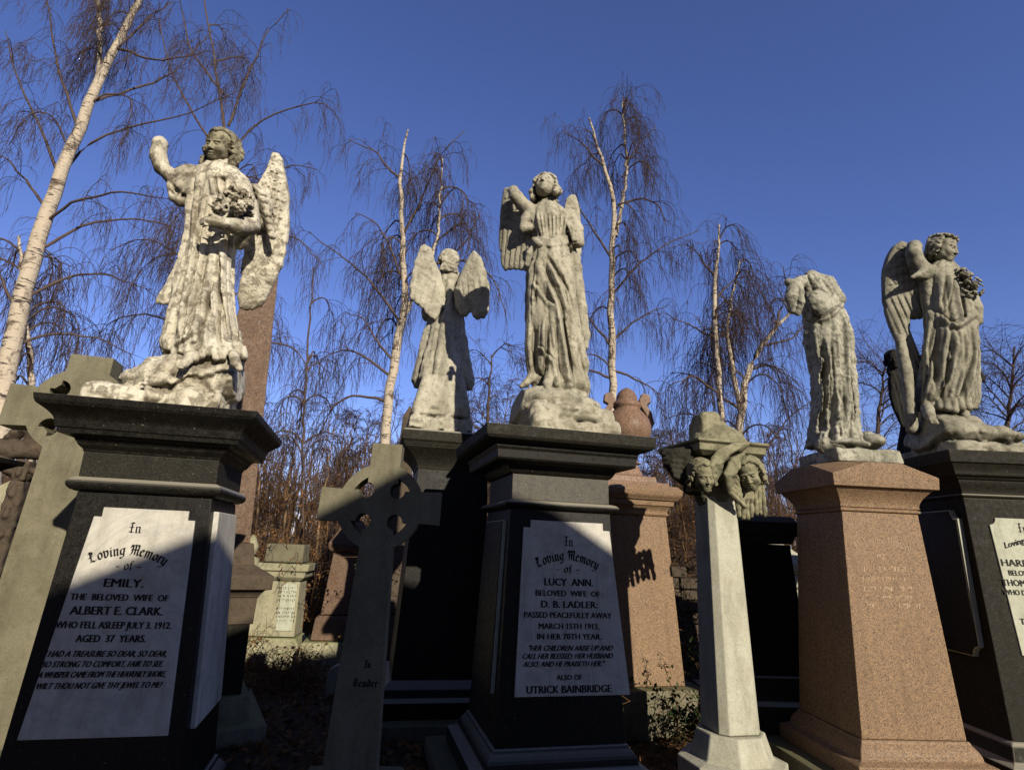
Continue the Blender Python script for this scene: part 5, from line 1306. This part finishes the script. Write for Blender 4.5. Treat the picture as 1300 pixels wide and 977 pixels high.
def sprout(P, per, t0, t1, L, out_, upw, along, droop, N, g, taper=.55, wob=.12, Lmin=.5):
    "children of the parent curves P (M,n,3): M*per curves of N points"
    M_, n, _ = P.shape; K = M_*per; pi = np.repeat(np.arange(M_), per)
    t = t0+(t1-t0)*g.random(K); f_ = t*(n-1); i = np.minimum(f_.astype(int), n-2); w = (f_-i)[:, None]
    b = P[pi, i]*(1-w)+P[pi, i+1]*w; T = unit(P[pi, i+1]-P[pi, i])
    r_ = g.normal(size=(K, 3)); r_ -= T*(r_*T).sum(1, keepdims=True); r_ = unit(r_)
    d = unit(T*along+r_*out_+np.array([0, 0, upw]))
    Ln = L*(Lmin+(1-Lmin)*g.random(K))*(1-taper*t); st = (Ln/(N-1))[:, None]
    pts = [b]; cur = d
    for s_ in range(N-1):
        cur = unit(cur+np.array([0, 0, -droop*(s_+.5)/(N-1)])+g.normal(size=(K, 3))*wob); pts.append(pts[-1]+cur*st)
    return np.stack(pts, 1), Ln
def radii(M_, N, r0_, r1_): return np.broadcast_to(np.linspace(r0_, r1_, N)[None, :], (M_, N)).copy()
def birch(name, label, Y, trunks, limbs, seed, H=1.0, n1=16, n2=7, n3=6, n4=3, L1=1.9, tw=.0042, droop=1.0, group='birch trees', hidden=0, tmat='bark', twmat='twig', t0=.35, k3=.8):
    "trunks: [[(px, py, r px[, dy])...]], limbs: [[(px, py[, dy])...]] traced from the photo, then finer growth"
    g = np.random.default_rng(seed)
    b = at(*trunks[0][0][:2], Y); th_ = thing(name, label, 'tree', (b[0], Y, 0), group)
    TP, TR = [], []
    for i, tr in enumerate(trunks):
        P = [at(p[0], p[1], Y+(p[3] if len(p) > 3 else 0)) for p in tr]; r_ = [p[2]*mpp(p[0], p[1], Y) for p in tr]
        if i == 0 and P[0][2] > .1: P = [np.array([P[0][0]-(P[1][0]-P[0][0])*.2, Y, -.1])]+P; r_ = [r_[0]*1.25]+r_
        d = np.r_[0, np.cumsum(np.linalg.norm(np.diff(P, axis=0), axis=1))]
        Q = resample(P, 30); Q[2:-1] += g.normal(size=(27, 3))*.012; TP.append(Q); TR.append(np.interp(np.linspace(0, d[-1], 30), d, r_))
    TP = np.array(TP); TR = np.array(TR); V, Fq = tubes(TP, TR, 12); obj('trunk', V, Fq, tmat, th_, smooth=True)
    LP = []
    for lb in limbs: LP.append(resample([at(p[0], p[1], Y+(p[2] if len(p) > 2 else 0)) for p in lb], 14))
    hand = np.array(LP) if LP else np.zeros((0, 14, 3))
    if len(hand): hand[:, 2:] += np.cumsum(g.normal(size=(len(hand), 12, 3))*.012*H, 1)
    auto, _ = sprout(TP, max(1, n1//len(TP)), t0, .99, L1*H, 1.0, .75, .5, .9*droop, 14, g, .55, .10)
    A1 = np.concatenate([hand, auto]) if len(hand) else auto
    hr = radii(len(hand), 14, .024*H, .006*H) if len(hand) else np.zeros((0, 14))
    V, Fq = tubes(A1, np.concatenate([hr, radii(len(auto), 14, .017*H, .0045*H)]), 6); obj('limbs', V, Fq, 'limb' if tmat == 'bark' else tmat, th_, smooth=True)
    A2, _ = sprout(A1, n2, .2, 1.0, 1.15*H, .9, .15, .9, .9*droop, 10, g, .3, .14)
    A3, _ = sprout(A2, n3, .15, 1.0, k3*H, .8, -.2, .5, 1.7*droop, 8, g, .2, .15)
    B1, _ = sprout(A1, n2, .4, 1.0, 1.0*H, .8, -.2, .7, 1.5*droop, 10, g, .3, .14)
    A4, _ = sprout(np.concatenate([A3, B1[:, 2:]]), n4, .1, 1.0, .26*H, .6, -.2, .9, 1.5*droop, 5, g, .2, .15)
    vs, fs, o_ = [], [], 0
    for P, a, c in ((A2, tw*1.7, tw*.9), (B1, tw*1.1, tw*.6), (A3, tw*.85, tw*.55), (A4, tw*.6, tw*.42)):
        V, Fq = tubes(P, radii(len(P), P.shape[1], a*H**.5, c*H**.5), 3); vs.append(V); fs.append(Fq+o_); o_ += len(V)
    obj('twigs', np.concatenate(vs), np.concatenate(fs), twmat, th_)
    return th_

birch('birch_tree', 'thick leaning white birch trunk at the left edge with long drooping limbs', 7.0,
 [[(-12, 620, 12.5), (2, 500, 11.5), (22, 400, 10), (45, 310, 9), (75, 230, 7.6), (100, 160, 6.5), (130, 92, 5.3), (158, 40, 4.2), (182, -10, 3.4), (205, -70, 2)], [(124, 104, 3.5), (128, 60, 3), (126, 5, 2.5, .1), (122, -60, 1.5, .1)]],
 [[(72, 240), (100, 190, .2), (150, 165, .3), (230, 150, .4), (300, 120, .5)], [(60, 280), (100, 250, -.2), (160, 240, -.3), (230, 252, -.4)], [(45, 320), (110, 285, .3), (180, 280, .5), (250, 300, .6)], [(75, 225), (55, 170), (30, 110), (10, 40)], [(60, 265), (30, 230), (5, 200), (-30, 195)],
  [(100, 165), (80, 110), (60, 50), (50, -20)], [(150, 60), (185, 25, .2), (222, 0, .3)], [(30, 380), (80, 350, .2), (130, 345, .4), (190, 365, .6)], [(15, 440), (60, 425, .3), (120, 430, .5), (170, 455, .6)], [(150, 62), (200, 75, -.3), (260, 60, -.3)], [(25, 400), (-10, 340), (-40, 300)], [(110, 130), (160, 120, .4), (220, 95, .5), (270, 40, .5)]],
 21, H=.95, n1=12, n2=8, n3=7, n4=3, L1=2.4, tw=.0032)
birch('birch_tree', 'birch whose pale limbs fan out behind the left angel', 9.0,
 [[(262, 620, 9), (268, 500, 8.5), (276, 400, 8), (285, 300, 4.5), (292, 230, 3), (286, 150, 1.8), (270, 70, 1.2), (258, -10, .8)]],
 [[(285, 240), (301, 175, -.1), (330, 148, -.2), (387, 129, -.3), (408, 118, -.3), (425, 150, -.3)], [(288, 210), (250, 150), (215, 80), (200, 10)], [(285, 280), (330, 230), (370, 200), (400, 210)], [(280, 330), (330, 300, .3), (380, 300, .4), (410, 340, .4)], [(276, 400), (230, 330, .2), (180, 300, .2), (140, 320)], [(290, 160), (320, 90), (345, 40), (370, 20)], [(270, 470), (330, 430), (380, 440), (400, 480)], [(272, 450), (200, 400, .3), (140, 400), (110, 440)], [(284, 120), (240, 60), (225, 0)]],
 22, H=1.1, n1=14, n2=8, n3=7, n4=3, L1=2.6, tw=.0036, tmat='limb')
birch('birch_tree', 'forked birch with reddish twigs left of the rear angel', 11.0,
 [[(488, 575, 6.5), (492, 530, 6.2), (497, 470, 5.8), (508, 420, 5.4), (516, 392, 5), (513, 360, 4), (511, 300, 3.2), (508, 240, 2.4), (510, 195, 1.6), (518, 165, 1)], [(514, 398, 4), (530, 368, 3.2), (546, 335, 2.2), (556, 300, 1.7), (558, 250, 1.2), (562, 200, .7)]],
 [[(510, 415), (494, 385), (475, 360), (440, 330), (412, 315), (395, 300)], [(512, 360), (502, 320), (490, 290), (472, 274), (452, 270)], [(498, 480), (470, 455), (430, 445), (400, 460)], [(530, 370), (570, 330), (600, 290), (612, 260)], [(511, 300), (535, 250), (560, 190), (590, 160)], [(500, 460), (475, 425), (460, 400), (445, 400)], [(510, 230), (480, 190), (450, 180)], [(495, 510), (450, 500), (420, 520), (400, 560)], [(546, 335), (590, 330), (625, 350), (640, 400)]],
 23, H=1.35, n1=20, n2=6, n3=7, n4=2, L1=1.9, tw=.0042, t0=.4)
birch('birch_tree', 'slender upright white birch right of the middle angel', 11.0,
 [[(778, 560, 5.2), (778, 500, 5), (776, 440, 4.7), (775, 380, 4.2), (778, 315, 3.6), (783, 262, 3), (768, 215, 2.2), (757, 178, 1.6), (748, 150, 1)], [(782, 300, 2.8), (789, 262, 2.3), (796, 215, 1.8), (793, 170, 1.3), (790, 130, .8)]],
 [[(776, 440), (756, 415), (740, 394), (725, 375)], [(778, 432), (808, 405), (838, 390), (850, 388)], [(779, 372), (812, 334), (840, 310), (862, 298), (884, 291)], [(784, 260), (815, 250), (840, 262), (850, 290)], [(778, 330), (750, 290), (730, 250), (722, 230)], [(790, 225), (815, 180), (830, 160)], [(765, 210), (735, 180), (712, 165)], [(776, 480), (745, 470), (715, 480)], [(778, 470), (805, 480), (830, 500)]],
 24, H=1.2, n1=22, n2=6, n3=6, n4=3, L1=1.7, tw=.0038, t0=.42)
birch('birch_tree', 'thin straight white birch left of the headless figure', 12.0,
 [[(920, 575, 4), (915, 520, 3.7), (911, 470, 3.3), (908, 410, 3), (907, 360, 2.5), (911, 318, 1.8), (913, 285, 1)]],
 [[(909, 430), (880, 410), (855, 400)], [(908, 380), (935, 350), (955, 345)], [(914, 500), (880, 480), (850, 490)], [(907, 350), (885, 320), (870, 310)]],
 25, H=1.25, n1=18, n2=6, n3=6, n4=2, L1=1.7, tw=.0042, t0=.3)
birch('birch_tree', 'broad twisted birch crown behind the cherub column', 13.5,
 [[(936, 640, 6), (938, 560, 5.2), (941, 512, 4.6), (950, 470, 3.8), (965, 440, 3), (985, 415, 2.2), (1005, 395, 1.4)], [(940, 520, 3.4), (930, 470, 2.8), (922, 420, 2.2), (930, 370, 1.4), (940, 330, .8)]],
 [[(945, 640), (966, 580), (984, 545), (1015, 520), (1034, 503)], [(950, 470), (975, 462), (1000, 470), (1010, 490)], [(940, 520), (900, 490), (870, 470), (850, 470)], [(985, 415), (1000, 370), (990, 340)], [(938, 550), (905, 540), (875, 520), (845, 530)], [(965, 440), (1000, 430), (1030, 400)]],
 26, H=1.5, n1=22, n2=7, n3=6, n4=2, L1=2.0, tw=.0048, t0=.3)
birch('birch_tree', 'faint leafless tree low behind the gap between headless figure and buff angel', 15.0,
 [[(1108, 700, 4), (1108, 620, 3.5), (1112, 560, 2.6), (1118, 510, 1.8), (1122, 470, 1)]], [], 27, H=1.5, n1=22, n2=6, n3=5, n4=2, L1=1.7, tw=.0045, t0=.3, droop=.12, tmat='limb', group='bare trees in the distance')
birch('birch_tree', 'faint leafless tree at the right edge beyond the buff angel', 15.0,
 [[(1272, 700, 4), (1276, 620, 3.5), (1280, 540, 2.6), (1284, 490, 1.6), (1288, 440, 1)]], [], 28, H=1.6, n1=22, n2=6, n3=5, n4=2, L1=1.7, tw=.0045, t0=.3, droop=.12, tmat='limb', group='bare trees in the distance')
birch('birch_tree', 'low bare bush between the rear angel and the middle angel', 13.0,
 [[(612, 660, 3.5), (614, 600, 3), (618, 540, 2.2), (622, 480, 1.2), (624, 450, .8)]], [], 29, H=1.2, n1=20, n2=6, n3=5, n4=2, L1=1.5, tw=.0045, t0=.3, droop=.3, tmat='limb', group='bare trees in the distance')
birch('birch_tree', 'weeping birch crown hanging between the left angel and the cross', 12.5,
 [[(385, 660, 1.6), (384, 560, 1.5), (388, 480, 1.3), (394, 400, 1.1), (398, 340, .8)]], [], 30, H=1.4, n1=12, n2=6, n3=5, n4=2, L1=1.7, tw=.0038, t0=.3, tmat='limb')
birch('birch_tree', 'bare birch at the far left behind the leaning trunk', 12.0,
 [[(40, 660, 5), (44, 560, 4.4), (40, 470, 3.6), (30, 380, 2.6), (24, 300, 1.6)]], [], 31, H=1.6, n1=24, n2=7, n3=6, n4=2, L1=2.4, tw=.0046, t0=.2)

# wood behind the graves: thin saplings, each an object; copies share their meshes
protos = []
GP = 'thin birch saplings of the wood behind the graves'
for s_ in range(6):
    g = np.random.default_rng(100+s_); Hs = (5.2, 6.2, 4.6, 7.0, 5.6, 3.8)[s_]
    lean = g.normal(size=2)*.35
    P = resample([(0, 0, -.1), (lean[0]*.2, lean[1]*.2, Hs*.35), (lean[0]*.6, lean[1]*.6, Hs*.7), (lean[0], lean[1], Hs)], 16); P[2:-1] += g.normal(size=(13, 3))*.02
    th_ = thing('sapling', 'thin sunlit sapling in the brown wood behind the graves', 'tree', (0, 0, 0), GP)
    V, Fq = tubes(P[None], np.linspace(.036+.006*s_, .008, 16)[None], 6); obj('trunk', V, Fq, 'wood_trunk' if s_ % 3 == 0 else 'wood_twig', th_, smooth=True)
    a, _ = sprout(P[None], 26, .12, .98, 1.3, .8, 1.0, .7, .35, 8, g, .4, .1); b2, _ = sprout(a, 7, .1, 1, .7, .7, .2, .9, .5, 6, g, .3, .14); c2, _ = sprout(b2, 5, .1, 1, .35, .6, 0, .9, .6, 5, g, .3, .14)
    vs, fs, o_ = [], [], 0
    for Q, r1, r2 in ((a, .012, .006), (b2, .0065, .0045), (c2, .0045, .0035)):
        V, Fq = tubes(Q, radii(len(Q), Q.shape[1], r1, r2), 3); vs.append(V); fs.append(Fq+o_); o_ += len(V)
    obj('twigs', np.concatenate(vs), np.concatenate(fs), 'wood_twig' if s_ % 2 == 0 else 'limb', th_); protos.append(th_)
r_ = random.Random(77); spots = []
for i in range(210):
    Y = 12.5+16*r_.random()**1.1; x = r_.uniform(-.80, .85)*Y
    px_ = 650+x/Y*719*1.06
    if Y < 16 and not (300 < px_ < 660 or px_ > 820): continue
    spots.append((x, Y, r_.uniform(0, 6.28), r_.uniform(.7, 1.05)*(1.0 if Y > 15 else .8)))
for i, (x, y, a, k_) in enumerate(spots):
    p = protos[i % 6]
    if i >= 6:
        o = p.copy(); COL.objects.link(o)
        for ch in p.children:
            c = ch.copy(); COL.objects.link(c); c.parent = o
        p = o
    p.location = (x, y, 0); p.rotation_euler = (0, 0, a); p.scale = (k_, k_, k_*(.85 if abs(x/y) > .3 else 1.0))

# far wood that reads as one mass
g = np.random.default_rng(5); n = 2600
yb = 26+24*g.random(n); xb = (g.random(n)*2-1)*yb*1.05; hb = 4.2+3.4*g.random(n); P = np.zeros((n, 7, 3))
for i in range(7):
    P[:, i, 0] = xb+g.normal(size=n)*.05*i; P[:, i, 1] = yb; P[:, i, 2] = hb*i/6-.1
sp_, _ = sprout(P, 9, .3, 1, 1.5, .8, .9, .7, .3, 6, g, .3, .12)
V1, F1 = tubes(P, radii(n, 7, .05, .012), 4); V2, F2 = tubes(sp_, radii(len(sp_), 6, .014, .009), 3); o_ = len(V1)
o = obj('far_wood', np.concatenate([V1, V2]), np.concatenate([F1, F2+o_]), 'wood_twig'); o['kind'] = 'stuff'; o['label'] = 'far brown wood of thin bare trees'; o['category'] = 'wood'

# ------------------------------------------------------------------ ground and growth
def gz(x, y):
    return -.03+.05*np.sin(x*1.3+.5)*np.sin(y*.9)+.03*np.sin(x*3.1+y*2.3)
xs = np.r_[-400, -120, -60, np.linspace(-24, 24, 120), 60, 120, 400]; ys = np.r_[-300, -60, -20, np.linspace(-9, 34, 120), 60, 140, 500]
X, Yg = np.meshgrid(xs, ys, indexing='ij'); Z = np.where((np.abs(X) < 24.1) & (Yg > -10) & (Yg < 34.1), gz(X, Yg), -.03)
n0, n1_ = X.shape; V = np.stack([X.ravel(), Yg.ravel(), Z.ravel()], 1); I_x = np.arange(n0*n1_).reshape(n0, n1_)
Fq = np.stack([I_x[:-1, :-1].ravel(), I_x[1:, :-1].ravel(), I_x[1:, 1:].ravel(), I_x[:-1, 1:].ravel()], 1)
m, t_, b_, tc = nodes('leaf litter'); v = mapping(t_, tc); a = noise(t_, v, 3, 8, .7); c_ = noise(t_, v, 30, 6, .7); e_ = noise(t_, v, .8, 3, .5)
cc_ = mix(t_, ramp(t_, c_, [(.35, 0), (.65, 1)]), (.045, .03, .015), (.14, .085, .04)); cc_ = mix(t_, math_(t_, 'MULTIPLY', ramp(t_, math_(t_, 'ADD', math_(t_, 'MULTIPLY', a, .5), math_(t_, 'MULTIPLY', e_, .5)), [(.5, 0), (.6, 1)]), .6), cc_, (.03, .045, .012))
t_.links.new(cc_, b_.inputs['Base Color']); b_.inputs['Roughness'].default_value = 1; bump(t_, b_, c_, .9, .04); M['ground'] = m
o = obj('ground', V, Fq, 'ground', None, smooth=True); o['kind'] = 'structure'

def leaves(name, label, mat, P, size, seed, flat=.5):
    g = np.random.default_rng(seed); n = len(P); N_ = unit(g.normal(size=(n, 3))+np.array([0, 0, flat])); A_ = unit(np.cross(N_, g.normal(size=(n, 3)))); B_ = np.cross(N_, A_)
    s_ = (size*(.6+.8*g.random(n)))[:, None]
    V = np.stack([P-A_*s_, P-B_*s_*.55+N_*s_*.12, P+A_*s_, P+B_*s_*.55+N_*s_*.12], 1).reshape(-1, 3); Fq = np.arange(n*4).reshape(-1, 4)
    o = obj(name, V, Fq, mat); o['kind'] = 'stuff'; o['label'] = label; o['category'] = 'foliage'; return o
g = np.random.default_rng(9); n = 26000
y = 3.5+14*g.random(n)**1.2; x = (g.random(n)*2-1)*y*1.0; P = np.stack([x, y, gz(x, y)+.01+.03*g.random(n)], 1)
leaves('leaf_litter', 'dead brown leaves strewn over the ground', 'leaf_dead', P, .035, 1, 1.5)
# brambles and dry stalks between the stones
def bramble(name, label, spots, seed, mat='wood_twig', leafmat='leaf_dead', nleaf=6, st=.0045, cat='bush'):
    g = np.random.default_rng(seed); th_ = thing(name, label, cat, (spots[0][0], spots[0][1], 0), 'undergrowth between the graves'); al = []
    for x, y, rad, h_, n in spots:
        a = g.random(n)*2*PI; rr = rad*np.sqrt(g.random(n)); b = np.stack([x+rr*np.cos(a), y+rr*np.sin(a), np.zeros(n)], 1)
        d = unit(np.stack([g.normal(size=n)*.5, g.normal(size=n)*.5, np.ones(n)], 1)); pts = [b]; L = h_*(.5+.7*g.random(n))[:, None]/8
        for k in range(9): d = unit(d+g.normal(size=(n, 3))*.16+np.array([0, 0, -.10*k/4])); pts.append(pts[-1]+d*L)
        al.append(np.stack(pts, 1))
    A_ = np.concatenate(al); S2_, _ = sprout(A_, 5, .2, 1, .35, .8, .2, .7, .6, 6, g, .2, .15)
    vs, fs, o_ = [], [], 0
    for Q, r1, r2 in ((A_, st, st*.6), (S2_, st*.6, st*.45)):
        V, Fq = tubes(Q, radii(len(Q), Q.shape[1], r1, r2), 3); vs.append(V); fs.append(Fq+o_); o_ += len(V)
    obj('stems', np.concatenate(vs), np.concatenate(fs), mat, th_)
    Lp, _ = sprout(S2_, nleaf, .1, 1, .06, .8, 0, .4, .3, 2, g); P = Lp[:, 1]; n = len(P)
    N_ = unit(g.normal(size=(n, 3))); A2_ = unit(np.cross(N_, g.normal(size=(n, 3)))); B2_ = np.cross(N_, A2_); s_ = (.012+.014*g.random(n))[:, None]
    V = np.stack([P-A2_*s_, P-B2_*s_*.6, P+A2_*s_, P+B2_*s_*.6], 1).reshape(-1, 3); o = obj('leaves', V, np.arange(n*4).reshape(-1, 4), leafmat, th_); o['kind'] = 'stuff'
    return th_
def gp(px, Y): return at(px, 700, Y)[0], Y
bramble('bramble_bush', 'rusty leaved bramble climbing right of the small pale tombstone', [(*gp(408, 8.7), .35, 2.0, 60), (*gp(400, 9.2), .4, 2.2, 40), (*gp(420, 9.5), .5, 1.8, 40)], 41, nleaf=4)
bramble('bramble_bush', 'dry tangled stalks low in front of the small pale tombstone', [(*gp(340, 6.4), .6, .28, 60), (*gp(395, 6.8), .5, .32, 60), (*gp(300, 7.2), .5, .5, 40)], 42, nleaf=1, leafmat='leaf_dead')
bramble('bramble_bush', 'brown undergrowth behind the obelisk and the small pale tombstone', [(*gp(330, 10.5), 1.0, 1.8, 70), (*gp(380, 11), 1.2, 1.8, 70), (*gp(450, 10.5), 1.0, 2.0, 60), (*gp(290, 10.5), .8, 1.6, 40)], 43, nleaf=3)
bramble('ivy_bush', 'dark green ivy in the slit between the rear and middle pedestals', [(*gp(634, 7.6), .25, 2.2, 50), (*gp(640, 8.0), .3, 1.4, 30)], 44, nleaf=6, leafmat='leaf_ivy')
bramble('ivy_bush', 'ivy and dead stalks between the urn pedestal and the cherub column', [(*gp(876, 6.9), .3, 1.2, 40), (*gp(868, 8.4), .5, 1.6, 40)], 45, nleaf=5, leafmat='leaf_ivy')
bramble('bramble_bush', 'dark scrub behind the peach pedestal and the right edge', [(*gp(1000, 9.5), .8, 2.3, 80), (*gp(985, 9.8), .8, 2.5, 60), (*gp(1120, 9), 1.2, 2.0, 60)], 46, nleaf=4)
bramble('bramble_bush', 'dry scrub at the left edge behind the carved stone', [(*gp(10, 7.6), .7, 2.2, 70), (*gp(40, 8.6), .8, 2.4, 60), (*gp(-40, 7), .6, 2.0, 40)], 47, nleaf=3)
bramble('ivy_bush', 'ivy shoot at the foot of the urn pedestal', [(*gp(850, 5.5), .15, .55, 16)], 48, nleaf=8, leafmat='leaf_ivy')
